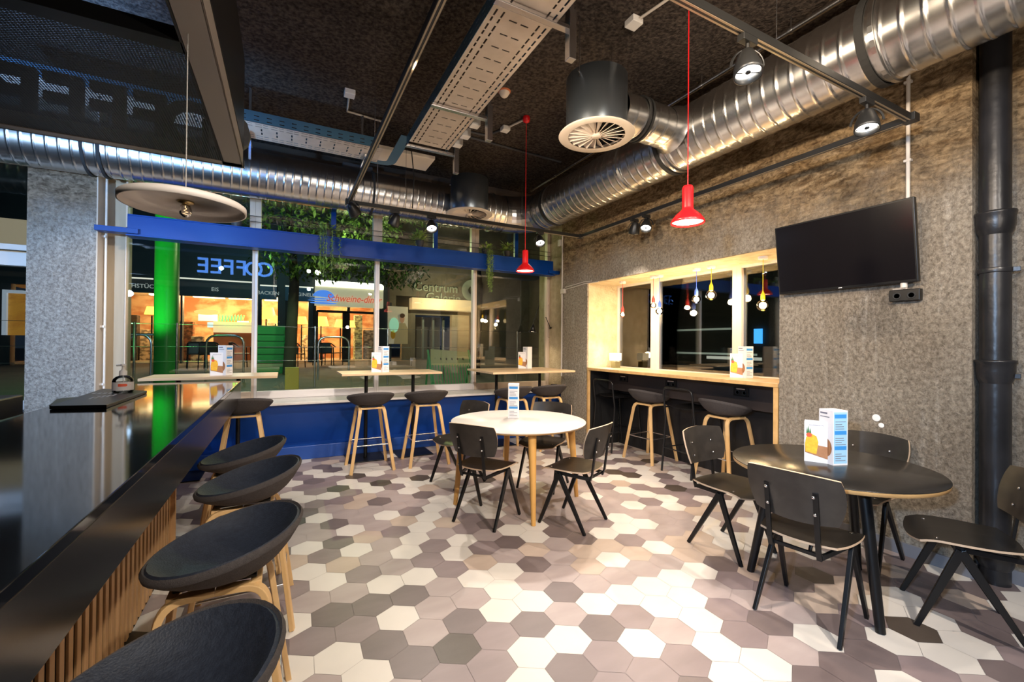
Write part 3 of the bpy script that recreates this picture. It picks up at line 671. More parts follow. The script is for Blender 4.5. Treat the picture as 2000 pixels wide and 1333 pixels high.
B().box(4.40, 4.43, NY0+.06, NY1-.06, 0, CZ-.038).obj('back_panel', mat('black_board', (.012, .012, .013), .45), t)
for i, (px_, py_) in enumerate(((1217, 740), (1310, 750), (1447, 766))):
    c = at(px_, py_, 0, 4.19); s_ = thing('power_socket', 'black double power socket under the counter, %s of three' % ('leftmost', 'middle', 'rightmost')[i], 'socket', c, 'sockets under the niche counter')
    B().box(4.188, 4.20, c.y-.085, c.y+.085, c.z-.045, c.z+.045).obj('socket_plate', M_BLACK, s_, .004)
    B().box(4.182, 4.189, c.y-.05, c.y+.05, c.z+.022, c.z+.036).obj('hinged_lid', M_SATIN, s_, .002)
    for k in (-1, 1): B().lathe([(.022, .0), (.022, .004), (.018, .004), (.016, 0)], (4.188, c.y+k*.038, c.z-.008), 18, 0, (-1, 0, 0)).obj('socket_well', M_RUBBER, s_)
c = at(1203, 718, 2, CZ); c.x = 4.18; c.y = 4.83; c.z = CZ
t = thing('table_lamp', 'small table lamp with a lit square shade on the niche counter', 'table lamp', c)
B().box(c.x-.048, c.x+.048, c.y-.048, c.y+.048, CZ, CZ+.085).obj('lamp_base', mat('olive_fabric_base', (.16, .14, .06), .8, bump=(120, .3)), t, .004)
B().lathe([(.014, .085), (.014, .105)], c, 12).obj('lamp_neck', M_WHITE, t)
B().box(c.x-.060, c.x+.060, c.y-.060, c.y+.060, CZ+.105, CZ+.21).obj('lamp_shade', mat('lit_lamp_shade', (.8, .75, .6), .8, emit=((1, .80, .45), 1.1)), t, .003)
lamp('table_lamp_glow', 'POINT', c+Vector((-.12, .02, .18)), 3.5, (1, .84, .55), None, .05)

# ------------------------------------------------------------------ right wall things
yl, yr = at(1515, 445, 0, 3.72)[1], at(1787, 387, 0, 3.72)[1]
t = thing('television', 'large black flat television tilted on the concrete wall', 'television', (3.74, (yl+yr)/2, 2.18))
zt, zb = 2.458, 1.895; xt, xb = 3.705, 3.775
b = B(); yl -= .0
def slab(b, y0, y1, za, zb_, fr, bk, m=0):
    f = lambda z: xb+(xt-xb)*(z-zb)/(zt-zb)
    vs = [(f(za)-fr, y0, za), (f(za)-fr, y1, za), (f(za)+bk, y1, za), (f(za)+bk, y0, za), (f(zb_)-fr, y0, zb_), (f(zb_)-fr, y1, zb_), (f(zb_)+bk, y1, zb_), (f(zb_)+bk, y0, zb_)]
    b.add(vs, [(0, 3, 2, 1), (4, 5, 6, 7), (0, 1, 5, 4), (1, 2, 6, 5), (2, 3, 7, 6), (3, 0, 4, 7)], m); return b
slab(B(), yr, yl, zb, zt, 0, .035).obj('television_body', M_BLACK, t, .004)
slab(B(), yr+.012, yl-.012, zb+.018, zt-.012, .0015, 0).obj('screen', M_TV, t)
B().box(xb-.003, xb+.001, (yl+yr)/2-.012, (yl+yr)/2+.012, zb+.004, zb+.009).obj('maker_mark', M_WHITE, t)
B().box(3.79, 3.85, (yl+yr)/2-.12, (yl+yr)/2+.12, 2.02, 2.18).obj('wall_mount', M_BLACKM, t)
c = at(1768, 577, 0, 3.82)
t = thing('socket_strip', 'black double socket box on the wall below the television', 'socket', c)
B().box(3.80, 3.85, c.y-.085, c.y+.085, c.z-.04, c.z+.04).obj('socket_plate', M_BLACK, t, .004)
for k in (-1, 1): B().lathe([(.024, .0), (.024, .004), (.019, .004), (.016, 0)], (3.80, c.y+k*.04, c.z-.004), 18, 0, (-1, 0, 0)).obj('socket_well', M_RUBBER, t)
B().box(3.795, 3.83, c.y-.02, c.y+.06, c.z+.04, c.z+.05).obj('hinged_lid', M_SATIN, t)
B().tube([(3.80, c.y, c.z+.05), (3.80, c.y, c.z+.12)], .02, 10).obj('plug_cable', M_CONDUIT, t)
y_ = at(1773, 270, 0, 3.83)[1]
t = thing('wall_conduit', 'grey vertical conduit running down the wall to the television', 'conduit', (3.83, y_, 3))
B().tube([(3.835, y_, 2.46), (3.835, y_, 3.6)], .0125, 10).obj('conduit_tube', M_CONDUIT, t)
for z in (2.75, 3.3): B().box(3.82, 3.85, y_-.02, y_+.02, z-.008, z+.008).obj('conduit_clip', M_CONDUIT, t)
t = thing('wall_conduit', 'thin cream conduit in the right corner beside the windows', 'conduit', (3.85, 5.7, 1.9))
B().tube([(3.838, 5.69, .95), (3.838, 5.69, 3.2)], .012, 10).obj('conduit_tube', M_CONDUIT, t)
B().box(3.81, 3.85, 5.60, 5.70, 2.24, 2.31).obj('conduit_box', M_CONDUIT, t, .004)
B().tube([(3.84, 5.6, 2.335), (3.84, 5.12, 2.36), (3.84, 4.95, 2.35)], .008, 8).tube([(3.84, 5.6, 2.30), (3.84, 5.12, 2.33), (3.84, 4.8, 2.325)], .008, 8).obj('cable_duct', M_CONDUIT, t)
B().box(3.81, 3.85, 5.72, 5.78, 3.0, 3.1).obj('junction_box', M_CONDUIT, t)
t = thing('wall_conduit', 'white vertical conduit on the side of the left pillar', 'conduit', (-1.75, 6.15, 1.8))
B().tube([(-1.735, 6.2, .8), (-1.735, 6.2, 3.2)], .012, 10).obj('conduit_tube', M_WHITE, t)
for z in (.98, 1.6, 2.57): B().box(-1.765, -1.73, 6.17, 6.22, z-.012, z+.012).obj('conduit_clip', M_WHITE, t)
# cast iron pipe in the recess
px0, py0, pr = 3.915, 1.015, .070
t = thing('cast_iron_downpipe', 'thick black cast iron pipe from floor to ceiling at the right', 'pipe', (px0, py0, 0))
B().lathe([(pr, 0), (pr, CEIL)], (px0, py0, 0), 40).obj('pipe_tube', M_PIPE, t)
for z in (2.28, 1.36, .22):
    B().lathe([(pr, -.13), (pr+.012, -.10), (pr+.018, -.05), (pr+.018, -.01), (pr+.024, 0), (pr+.024, .014), (pr+.004, .016)], (px0, py0, z), 40, cap=False).obj('pipe_socket', M_PIPE, t)
for z in (1.93, 1.28):
    B().lathe([(pr+.001, -.016), (pr+.008, -.014), (pr+.008, .014), (pr+.001, .016)], (px0, py0, z), 40, cap=False).bar((px0+.0, py0-pr-.0, z), (px0+.01, py0-pr-.035, z), .016, .028).obj('pipe_clamp', M_PIPE, t, .002)
tag(B().lathe([(0, 0), (.018, .002), (.026, .0)], (3.848, 1.60, .93), 14, 0, (-1, 0, 0)).lathe([(0, 0), (.014, .002), (.018, 0)], (3.848, 1.57, .88), 12, 0, (-1, 0, 0)).obj('filler_patch', mat('white_filler', (.8, .78, .76), .9)), 'small white filler patch on the concrete wall behind black table', 'filler patch')
b = B(); b.tube([(4.05, 5.35, .74), (4.1, 6.0, .745)], .004, 6)
tag(B().box(3.86, 3.93, 5.95, 6.03, .73, .80).tube([(3.88, 6.0, .76), (3.82, 6.08, .75), (3.80, 6.2, .735)], .004, 6).obj('plug_adapter', M_BLACK, bevel=.004), 'small black plug with cable on the right end of the stone sill', 'plug')
# ================================================================== FURNITURE
def sq(u, v, k=.45): return u*sqrt(max(0, 1-k*v*v)), v*sqrt(max(0, 1-k*u*u))
def ply_chair(label):
    """compass legged chair, faces +x, origin on the floor between its feet"""
    t = thing('compass_chair', label, 'chair', (0, 0, 0), 'black plywood chairs with compass legs')
    K = dict(world=False)
    for s_ in (-1, 1):
        ap = Vector((.035, s_*.178, .425))
        B().bar(ap, (.205, s_*.195, 0), .040, .022, w2=.024, t2=.018, up=(0, 1, 0)).lathe([(.004, -.011), (.006, -.011)], (.198, s_*.194, .02), 10, 0, (0, 1, 0)).obj('leg', M_BLACK, t, .003, **K)
        B().bar(ap, (-.205, s_*.195, 0), .040, .022, w2=.024, t2=.018, up=(0, 1, 0)).obj('leg', M_BLACK, t, .003, **K)
        B().bar((.06, s_*.176, .430), (-.205, s_*.120, .408), .014, .026).obj('side_frame', M_BLACK, t, .002, **K)
        B().tube([(-.205, s_*.112, .392), (-.222, s_*.112, .44), (-.262+.0, s_*.112, .735)], .01, 4, flat=(.024, .013)).obj('back_upright', M_BLACK, t, .002, **K)
    B().bar((.035, -.178, .430), (.035, .178, .430), .024, .018).obj('cross_bar', M_BLACK, t, .002, **K)
    B().bar((-.192, -.125, .408), (-.192, .125, .408), .016, .018).obj('cross_bar', M_BLACK, t, .002, **K)
    def seat(u, v):
        a, b_ = sq(u, v, .26); x = .005+.215*a; y = .212*b_*(1+.04*a)
        return (x, y, .452+.010*b_*b_-.018*max(0, a-.45)**2*6+.012*max(0, -a-.5))
    B().sheet(seat, 14, 14, .011, 0, 1).obj('seat', [wood('black_seat_ply', (.009, .008, .007), (.016, .014, .012), .30, 0), M_CHEDGE], t, **K)
    def back(u, v):
        a, b_ = sq(u, v, .20); y = .222*a*(1+.07*b_); z = .695+.130*b_
        x = -.262-.030*b_+.055*a*a
        return (x, y, z)
    B().sheet(back, 16, 10, .011, 0, 1).obj('backrest', [M_CHAIR, M_CHEDGE], t, **K)
    b = B()
    for s_ in (-1, 1):
        for z in (.715, .625):
            xx = -.262-.03*((z-.695)/.122)+.055*(.11/.212)**2
            for q, ax in ((.009, (1, 0, .2)), (-.026, (-1, 0, -.2))): b.lathe([(.008, 0), (.008, .002), (.004, .0045), (0, .005)], (xx+q, s_*.108, z), 12, 0, ax)
        for x in (-.13, .12): b.lathe([(.008, 0), (.008, .002), (0, .004)], (x, s_*.15, .4605), 12, 0)
    b.obj('bolts', M_SATIN, t, **K)
    return t
CH = [((1.50, 3.305), 33, 'chair at the white table nearest the camera, its back turned to us'),
      ((2.108, 2.94), 116, 'chair at the right of the white table, seen from behind at an angle'),
      ((1.615, 4.31), 199.5, 'chair behind the white table on the left, its back top over the rim'),
      ((2.36, 3.82), 215, 'chair behind the white table on the right, facing the camera'),
      ((2.535, 1.35), 9, 'chair in front of the black table with its brown grey, sheened back to us'),
      ((2.85, 2.05), -88, 'chair at the left end of the black table, in front of the niche stools'),
      ((3.53, 1.585), 184, 'chair between the black table and the concrete wall'),
      ((3.205, .96), 119, 'chair at the right picture edge beside the cast iron pipe')]
c0 = ply_chair(CH[0][2]); c0.location = (*CH[0][0], 0); c0.rotation_euler = (0, 0, radians(CH[0][1]))
for p, a, lab in CH[1:]: dup(c0, (*p, 0), radians(a), lab)

def shell_stool(label, H, pad, grp):
    """bent ply legs with a scooped shell, faces +x"""
    t = thing('shell_stool', label, 'bar stool', (0, 0, 0), grp); K = dict(world=False)
    zr = H-.03
    for sx_ in (-1, 1):
        for s_ in (-1, 1):
            p = fillet([(.002*sx_, .118*s_, zr-.020), (.145*sx_, .128*s_, zr-.022), (.225*sx_, .232*s_, 0)], .075, 7)
            n = len(p); B().tube(p, .01, 4, flat=[(.044-.010*i/n, .022) for i in range(n)]).obj('leg', M_ASH, t, .003, **K)
    for sx_ in (-1, 1): B().bar((.118*sx_, -.125, zr-.022), (.118*sx_, .125, zr-.022), .034, .020).obj('seat_rail', M_ASH, t, .003, **K)
    zf = .30 if H > .7 else .22; k = (zr-zf)/zr; fx = .135+(.225-.135)*k; fy = .125+(.232-.125)*k
    b = B(); q = [(fx, fy, zf), (fx, -fy, zf), (-fx, -fy, zf), (-fx, fy, zf)]
    for i in range(4): b.tube([q[i], q[(i+1) % 4]], .0068, 8)
    b.obj('footrest', M_SATIN, t, **K)
    B().box(-.12, .12, -.11, .11, zr-.006, zr+.006).obj('mounting_plate', M_BLACK, t, .003, **K)
    def rim(g):                                        # g=0 front (+x), pi = back
        c = (1-cos(g))/2; return .030+.115*c
    def shape(r, g, dz=0, sc=1):
        x = (.235*r*cos(g)-.012)*sc; y = .262*r*sin(g)*sc*(1-.06*cos(g)); z = H-.012+rim(g)*r**3.6-.012*(1-r*r)+dz
        return Vector((x-.02*r*r*(1-cos(g))/2, y, z))
    n, mm = 40, 9
    def surf(b, dz, sc, rmax, mt, flip):
        vs = [shape(0, 0, dz, sc)]; fs = []
        for i in range(1, mm+1):
            for j in range(n): vs.append(shape(rmax*i/mm, 2*pi*j/n, dz, sc))
        for j in range(n): fs.append((0, 1+j, 1+(j+1) % n))
        for i in range(mm-1):
            for j in range(n): a = 1+i*n; fs.append((a+j, a+n+j, a+n+(j+1) % n, a+(j+1) % n))
        if flip: fs = [f[::-1] for f in fs]
        b.add(vs, fs, mt, True); return vs[-n:]
    b = B(); up = surf(b, .012, .975, 1, 0, False); lo = surf(b, -.014, .99, 1, 0, True)
    vs = up+[ (Vector(a)+Vector(c))/2+Vector((.006*cos(2*pi*j/n), .006*sin(2*pi*j/n), .002)) for j, (a, c) in enumerate(zip(up, lo))]+lo
    b.add(vs, [(i*n+j, (i+1)*n+j, (i+1)*n+(j+1) % n, i*n+(j+1) % n) for i in range(2) for j in range(n)], 0, True)
    b.obj('seat_shell', M_SHELL, t, **K)
    if pad:
        b = B(); surf(b, .022, .955, .97, 0, False); vs = [shape(.97, 2*pi*j/n, .022, .955) for j in range(n)]+[shape(.99, 2*pi*j/n, .008, .965) for j in range(n)]
        b.add(vs, [(j, n+j, n+(j+1) % n, (j+1) % n) for j in range(n)], 0, True)
        b.obj('seat_pad', M_PAD, t, **K)
    return t
GP = 'padded dark shell stools along the bar'; GW = 'shell bar stools with ash legs'
BS = [((-.26, 1.12), 'padded dark bar stool nearest the camera, cut by the lower picture edge'),
      ((-.20, 1.88), 'padded dark bar stool second from the camera along the bar'),
      ((-.18, 2.69), 'padded dark bar stool third from the camera along the bar'),
      ((-.255, 3.32), 'padded dark bar stool farthest from the camera along the bar')]
s0 = shell_stool(BS[0][1], .66, True, GP); s0.location = (*BS[0][0], 0); s0.rotation_euler = (0, 0, radians(178))
for (p, lab), a in zip(BS[1:], (180, 180, 182)): dup(s0, (*p, 0), radians(a), lab)
WS = [((-.37, 5.20), 92, 'shell stool at the left window table, just past the bar end'),
      ((.88, 5.25), 90, 'shell stool at the middle window table, left one'),
      ((1.53, 5.22), 88, 'shell stool at the middle window table, right one'),
      ((2.72, 5.22), 92, 'shell stool at the right window table, partly behind the menu stand'),
      ((3.30, 5.25), 88, 'shell stool at the right window table beside the concrete wall'),
      ((4.12, 4.10), 4, 'shell stool under the niche counter between two metal stools'),
      ((4.12, 3.02), -4, 'shell stool at the right end of the niche counter')]
s1 = shell_stool(WS[0][2], .755, False, GW); s1.location = (*WS[0][0], 0); s1.rotation_euler = (0, 0, radians(WS[0][1]))
for p, a, lab in WS[1:]: dup(s1, (*p, 0), radians(a), lab)

def metal_stool(label):
    t = thing('metal_bar_stool', label, 'bar stool', (0, 0, 0), 'black tubular metal bar stools'); K = dict(world=False)
    for s_ in (-1, 1):
        B().tube([(.27, s_*.205, 0), (.20, s_*.185, .735)], .011, 10).obj('front_leg', M_BLACKM, t, **K)
        B().tube([(-.27, s_*.205, 0), (-.215, s_*.20, .60), (-.235, s_*.20, .74)], .012, 10).obj('rear_leg', M_BLACKM, t, **K)
    B().tube(fillet([(-.235, -.20, .74), (-.262, -.20, .965), (-.262, .20, .965), (-.235, .20, .74)], .075, 7), .012, 10).obj('backrest_loop', M_BLACKM, t, **K)
    B().sheet(lambda u, v: (.215*sq(u, v, .2)[0], .195*sq(u, v, .2)[1], .75-.012*(1-v*v)), 10, 10, .012).obj('seat', M_BLACK, t, **K)
    B().tube([(.20, -.185, .735), (-.235, -.20, .735)], .009, 8).tube([(.20, .185, .735), (-.235, .20, .735)], .009, 8).obj('seat_rail', M_BLACKM, t, **K)
    b = B()
    q = [(.242, .197, .27), (.242, -.197, .27), (-.247, -.202, .27), (-.247, .202, .27)]
    for i in range(4): b.tube([q[i], q[(i+1) % 4]], .007, 8)
    b.obj('footrest', M_BLACKM, t, **K); return t
m0 = metal_stool('black metal bar stool at the left end of the niche counter'); m0.location = (4.14, 4.745, 0)
dup(m0, (4.14, 3.46, 0), 0, 'black metal bar stool in the middle, between the two shell stools')

# round tables
tx, ty = 1.925, 3.56
t = thing('round_table', 'round white table with four oak legs in the middle of the room', 'table', (tx, ty, 0))
B().lathe([(0, .722), (.605, .722), (.612, .727)], (tx, ty, 0), 96).lathe([(.612, .727), (.620, .737)], (tx, ty, 0), 96, 1, cap=False).obj('edge_board', [M_PLYE, M_PLYE], t)
B().lathe([(.620, .737), (.621, .740), (.619, .743), (0, .743)], (tx, ty, 0), 96).obj('table_top', M_WTOP, t)
for k in range(4):
    g = radians(254.4+90*k); u = Vector((cos(g), sin(g), 0)); o = Vector((tx, ty, 0))
    B().tube([o+u*.575, o+u*.51+Vector((0, 0, .722))], [.019, .036], 16).obj('leg', M_OAKT, t)
B().bar((tx-.45, ty-.12, .705), (tx+.45, ty+.12, .705), .06, .03).bar((tx+.12, ty-.45, .705), (tx-.12, ty+.45, .705), .06, .03).obj('under_frame', M_OAKT, t)
ux, uy = 2.915, 1.445
t = thing('round_table', 'round black table with a light plywood edge and three black legs', 'table', (ux, uy, 0))
B().lathe([(0, .715), (.512, .715), (.518, .718), (.522, .738)], (ux, uy, 0), 96).obj('edge_board', M_PLYE, t)
B().lathe([(.522, .738), (.522, .741), (.520, .743), (0, .743)], (ux, uy, 0), 96).obj('table_top', M_BTOP, t)
for g in (237, 126, 5):
    g = radians(g); u = Vector((cos(g), sin(g), 0)); o = Vector((ux, uy, 0))
    B().tube([o+u*.415, o+u*.285+Vector((0, 0, .715))], [.022, .031], 18).obj('leg', M_BLACK, t)
B().lathe([(.33, .70), (.33, .715)], (ux, uy, 0), 40).obj('mounting_plate', M_BLACK, t)

# high tables at the windows
def bar_table(x0, x1, label, poles, y0=5.40, y1=6.02, z=1.082):
    t = thing('high_table', label, 'bar table', ((x0+x1)/2, 5.71, 0), 'oak topped high tables along the windows')
    B().box(x0, x1, y0, y1, z-.026, z).obj('table_top', M_OAK, t, .002)
    for x in poles:
        B().tube([(x, 5.71, .01), (x, 5.71, z-.026)], .022, 14).obj('column', M_BLACK, t)
        B().box(x-.225, x+.225, 5.50, 5.92, 0, .012).obj('base_plate', M_BLACK, t, .002)
        B().box(x-.18, x+.18, 5.55, 5.87, z-.034, z-.026).obj('top_plate', M_BLACK, t)
    return t
bar_table(-1.265, -.075, 'high oak table at the left window behind the bar end', (-.46, -1.0))
bar_table(.585, 1.80, 'high oak table at the middle windows with two black columns', (.905, 1.50))
bar_table(2.36, 3.64, 'high oak table at the right window beside the concrete wall', (2.72, 3.45), 5.05, 5.95)

# menu stands
def menu(c, rz, label, small=True, tall=.21, w_=.10, small_side=-1, scale=1, picture=True, blue=True):
    """folded card stand, faces -y locally; the short card stands in front of it to one side"""
    t = thing('menu_stand', label, 'menu card', c, 'folded menu cards on the tables', radians(rz)); K = dict(world=False)
    h = tall*scale; w_ = w_*scale
    b = B(); d = w_
    b.add([(-w_, 0, 0), (0, -d, 0), (w_, 0, 0), (0, d, 0), (-w_, 0, h), (0, -d, h), (w_, 0, h), (0, d, h)], [(0, 1, 5, 4), (1, 2, 6, 5), (2, 3, 7, 6), (3, 0, 4, 7), (4, 5, 6, 7)])
    b.obj('tall_card', M_PAPER, t, **K)
    n = Vector((d, -w_, 0)).normalized()               # outward normal of the right face (0,-d)->(w_,0)
    P = lambda u, z, e=.0008: Vector((w_*u, -d*(1-u), z*h))+n*e
    if blue:
        b = B(); b.quad(P(.05, .03), P(.95, .03), P(.95, .97), P(.05, .97)).obj('blue_page', M_LBLUE if blue == 2 else M_PAPER, t, **K)
        for z in (.28, .56, .86): B().quad(P(.10, z, .0014), P(.90, z, .0014), P(.90, z+.07, .0014), P(.10, z+.07, .0014)).obj('blue_heading', M_MBLUE, t, **K)
        b = B()
        for z in (.08, .12, .16, .20, .37, .41, .45, .49, .66, .70, .74, .79): b.quad(P(.14, z, .0014), P(.70+.17*sin(z*90), z, .0014), P(.70+.17*sin(z*90), z+.012, .0014), P(.14, z+.012, .0014))
        b.obj('menu_print', M_INK, t, **K)
    n2 = Vector((-d, -w_, 0)).normalized(); Q = lambda u, z, e=.0008: Vector((-w_+w_*u, -d*u, z*h))+n2*e
    b = B(); b.add([Q(.5+.42*cos(g), .30+.17*sin(g)) for g in [2*pi*k/16 for k in range(16)]], [tuple(range(16))]).obj('dish_picture', M_BROWNP, t, **K)
    B().quad(Q(.1, .92), Q(.6, .92), Q(.6, .95), Q(.1, .95)).quad(Q(.1, .86), Q(.75, .86), Q(.75, .875), Q(.1, .875)).obj('page_title', M_INK, t, **K)
    if small:
        hs = h*.76; y = -d*.62; x0 = -w_*2.05; x1 = -w_*.28
        b = B().box(x0, x1, y, y+.003, 0, hs); b.box(x0, x1, y+.05, y+.053, 0, hs); b.obj('short_card', M_PAPER, t, **K)
        S_ = lambda u, v: Vector((x0+(x1-x0)*u, y-.0008, hs*v))
        B().add([S_(.03, .22), S_(.97, .10), S_(.97, .40), S_(.03, .46)], [(0, 1, 2, 3)]).obj('table_picture', M_BROWNP, t, **K)
        b = B(); q = [S_(.06, .24), S_(.50, .20), S_(.58, .50), S_(.50, .64), S_(.28, .70), S_(.08, .60), S_(.03, .42)]
        b.add([v+Vector((0, -.0006, 0)) for v in q], [tuple(range(7))]).obj('drink_picture', M_ORANGE, t, **K)
        b = B(); c_ = S_(.2, .66); b.add([c_+Vector((.015*cos(2*pi*k/10)*scale, -.0012, .014*sin(2*pi*k/10)*scale)) for k in range(10)], [tuple(range(10))]).obj('flower_picture', M_REDPR, t, **K)
        b = B()
        for k, (dx_, h_) in enumerate(((-.06, .86), (0, .90), (.07, .84))): b.add([S_(.14+dx_, .70)+Vector((0, -.0010, 0)), S_(.22+dx_, .70)+Vector((0, -.0010, 0)), S_(.18+dx_, h_)+Vector((0, -.0010, 0))], [(0, 1, 2)])
        b.obj('leaf_picture', M_GREENP, t, **K)
        o = text('ZUCKERWATTE', .0105*scale, M_INK, 'card_title', t, ((x0+x1)/2, y-.001, hs*.91), (pi/2, 0, 0), .0002, world=False)
    return t
c = at(1627, 905, 2, .743); menu(c, -64, 'menu cards with an orange drink on the black table', True, .325, .070, blue=2)
c = at(1003, 816, 2, .743); menu(c, -75, 'blue banded menu card standing alone on the white table', False, .325, .072)
c = at(440, 733, 2, 1.082); menu(c, 10, 'menu cards on the left window table', True, .325, .068)
c = at(749, 727, 2, 1.082); menu(c, -20, 'menu cards on the middle window table before the mullion', True, .325, .068)
c = at(1030, 720, 2, 1.082); menu(c, -28, 'menu cards on the right window table under the wall lamp', True, .325, .068, blue=False)
c = at(1456, 738, 2, CZ); menu(c, -55, 'menu cards on the niche counter near the television', True, .325, .070)

# ------------------------------------------------------------------ bar
BX, BZ, BY0, BY1, BI = -.397, 1.05, -.35, 5.20, -1.255
t = thing('bar_counter', 'long glossy black bar counter with a slatted oak front', 'bar', (-.8, 2.5, 0))
B().box(BI, BX, BY0, BY1, BZ-.03, BZ).obj('counter_top', M_BAR, t, .0025)
B().box(BX-.025, BX-.001, BY0, BY1, .835, BZ-.03).obj('front_fascia', M_FASC, t, .002)
B().box(BI, BX-.02, BY1-.025, BY1, .835, BZ-.03).obj('end_fascia', M_FASC, t, .002)
B().box(BI, -.665, BY0, 3.56, .0, 1.02).obj('back_board', M_SLATB, t)
y = .30; n = 0
while y < 3.52:
    b = B().box(-.665, -.655, y, y+.037, .02, .99); b.obj('oak_slat', M_SLAT, t, .002); y += .070; n += 1
B().box(BI, -.63, 3.55, 3.58, 0, 1.0).obj('end_panel', M_SLAT, t)
for yy in (4.6,): B().box(-.95, -.88, yy-.03, yy+.03, 0, 1.02).obj('support_post', M_BLACK, t)
t = thing('back_counter', 'lower black worktop behind the bar', 'worktop', (-1.6, 2.2, 0))
B().box(-2.3, BI-.006, BY0, 4.2, .90, .93).obj('worktop', M_BAR, t, .003)
B().box(-2.25, BI-.03, BY0, 4.15, 0, .90).obj('cabinet_body', M_BLACK, t)
c = at(20, 772, 2, .93)
tag(B().box(-2.28, -1.42, 3.25, 3.75, .93, 1.115).obj('till_unit', M_BLACK, bevel=.01), 'low black box standing behind the bar at the left edge', 'box')
# menu books and bottle on the bar
p = [at(*q, 2, BZ+.02) for q in ((97, 794), (208, 792), (287, 764), (200, 760))]
cx = sum((v.x for v in p))/4; cy = sum((v.y for v in p))/4
t = thing('menu_book', 'thick black menu book lying on the bar under the bottle', 'book', (cx, cy, BZ))
b = B(); b.add([(v.x, v.y, BZ+.001) for v in p]+[(v.x, v.y, BZ+.022) for v in p], [(3, 2, 1, 0), (4, 5, 6, 7), (0, 1, 5, 4), (1, 2, 6, 5), (2, 3, 7, 6), (3, 0, 4, 7)]); b.obj('cover', M_BLACK, t, .002)
u = (p[1]-p[0]); v = (p[3]-p[0]); o = p[0].copy(); o.z = BZ+.0225
b = B()
for k in range(5): q = o+u*(.35+.08*k)+v*(.30+.04*k); b.quad(q, q+u*.06, q+u*.05+v*.12, q-u*.01+v*.12)
for k in range(6): q = o+u*(.10+.12*k)+v*.62; b.quad(q, q+u*.08, q+u*.08+v*.06, q+v*.06)
b.obj('chalk_lettering', M_PAPER, t)
t = thing('menu_book', 'second dark menu book with a pale corner on the bar, left of the other', 'book', (cx-.3, cy, BZ))
p2 = [at(*q, 2, BZ+.012) for q in ((96, 792), (112, 779), (170, 774), (200, 771), (150, 790))]
b = B(); n_ = len(p2); b.add([(v.x, v.y, BZ+.001) for v in p2]+[(v.x, v.y, BZ+.012) for v in p2], [tuple(range(n_))[::-1], tuple(range(n_, 2*n_))]+[(i, (i+1) % n_, n_+(i+1) % n_, n_+i) for i in range(n_)])
b.obj('cover', mat('olive_card', (.16, .17, .10), .5), t)
c = at(240, 767, 2, BZ+.023); c.z = BZ+.0235
t = thing('sanitiser_bottle', 'clear pump bottle of hand sanitiser with a red label standing on the menu book', 'bottle', c)
sc = 1.55; pr = [(.001, 0), (.036, 0), (.039, .004), (.039, .052), (.036, .064), (.026, .074), (.014, .079), (.012, .086)]
B().lathe([(r*sc, z*sc) for r, z in pr], c, 36, cap=False).obj('bottle_body', glass('clear_plastic', (.93, .95, .95), .05), t)
B().lathe([(.0395*sc, .012*sc), (.0395*sc, .050*sc)], c, 36, cap=False).obj('label_band', mat('bottle_label', (.62, .58, .58), .6), t)
b = B(); g0 = atan2(-c.y, -c.x)
def onb(g, z, r): return Vector((c.x+r*cos(g), c.y+r*sin(g), c.z+z))
for i in range(6):
    a0, a1 = g0-.45+.12*i, g0-.45+.12*(i+1); b.quad(onb(a0, .030*sc, .0402*sc), onb(a1, .030*sc, .0402*sc), onb(a1, .043*sc, .0402*sc), onb(a0, .043*sc, .0402*sc))
b.add([onb(g0+.27, .042*sc, .0402*sc), onb(g0+.27, .031*sc, .0402*sc), onb(g0+.75, .0365*sc, .0402*sc)], [(0, 1, 2)])
b.obj('red_mark', M_REDPR, t)
B().lathe([(.0145*sc, .080*sc), (.0145*sc, .100*sc), (.006*sc, .106*sc), (.005*sc, .122*sc), (.010*sc, .124*sc), (.010*sc, .132*sc), (0, .133*sc)], c, 20).tube([c+Vector((0, 0, .128*sc)), c+Vector((-.026*sc, .01, .126*sc))], .004*sc, 8).obj('pump', M_WHITE, t)
B().tube([c+Vector((0, 0, .08*sc)), c+Vector((.004, 0, .01))], .002*sc, 6).obj('dip_tube', M_WHITE, t)

# ------------------------------------------------------------------ perforated screen box above the bar with the lit sign
SX, SY0, SY1, SZ = -.228, 1.57, 2.93, 2.45
t = thing('screen_canopy', 'hanging black frame with a perforated metal screen above the bar', 'canopy', (-1.2, 2.2, SZ))
b = B()
def prof(b, p, q): b.bar(p, q, .075, .07)
B().box(SX-.09, SX, -.6, SY1, SZ, SZ+.012).box(SX-.006, SX, -.6, SY1, SZ, SZ+.62).box(SX-.09, SX-.084, -.6, SY1, SZ, SZ+.08).obj('side_frame', mat('grey_brown_steel', (.36, .31, .27), .42, .5), t, .002)
B().box(SX+.0, SX+.003, -.6, SY1, SZ+.10, SZ+.62).obj('side_panel', M_BLACK, t)
B().box(-4.4, SX, SY1-.05, SY1, SZ, SZ+.012).box(-4.4, SX, SY1-.006, SY1, SZ, SZ+.09).obj('far_frame', mat('grey_brown_steel', (.36, .31, .27), .42, .5), t, .002)
B().box(-4.4, SX-.09, 1.80, 1.87, SZ, SZ+.05).obj('cross_frame', M_BLACK, t, .002)
B().box(SX-.096, SX-.088, -.6, SY1, SZ, SZ+.01).obj('shadow_joint', M_RUBBER, t)
b = B(); b.quad((-4.4, 1.86, SZ+.005), (SX-.09, 1.86, SZ+.005), (SX-.09, SY1-.05, SZ+.005), (-4.4, SY1-.05, SZ+.005))
o = b.obj('perforated_screen', perforated('perforated_black_steel', (.05, .055, .065)), t); sm = o.modifiers.new('thickness', 'SOLIDIFY'); sm.thickness = .002
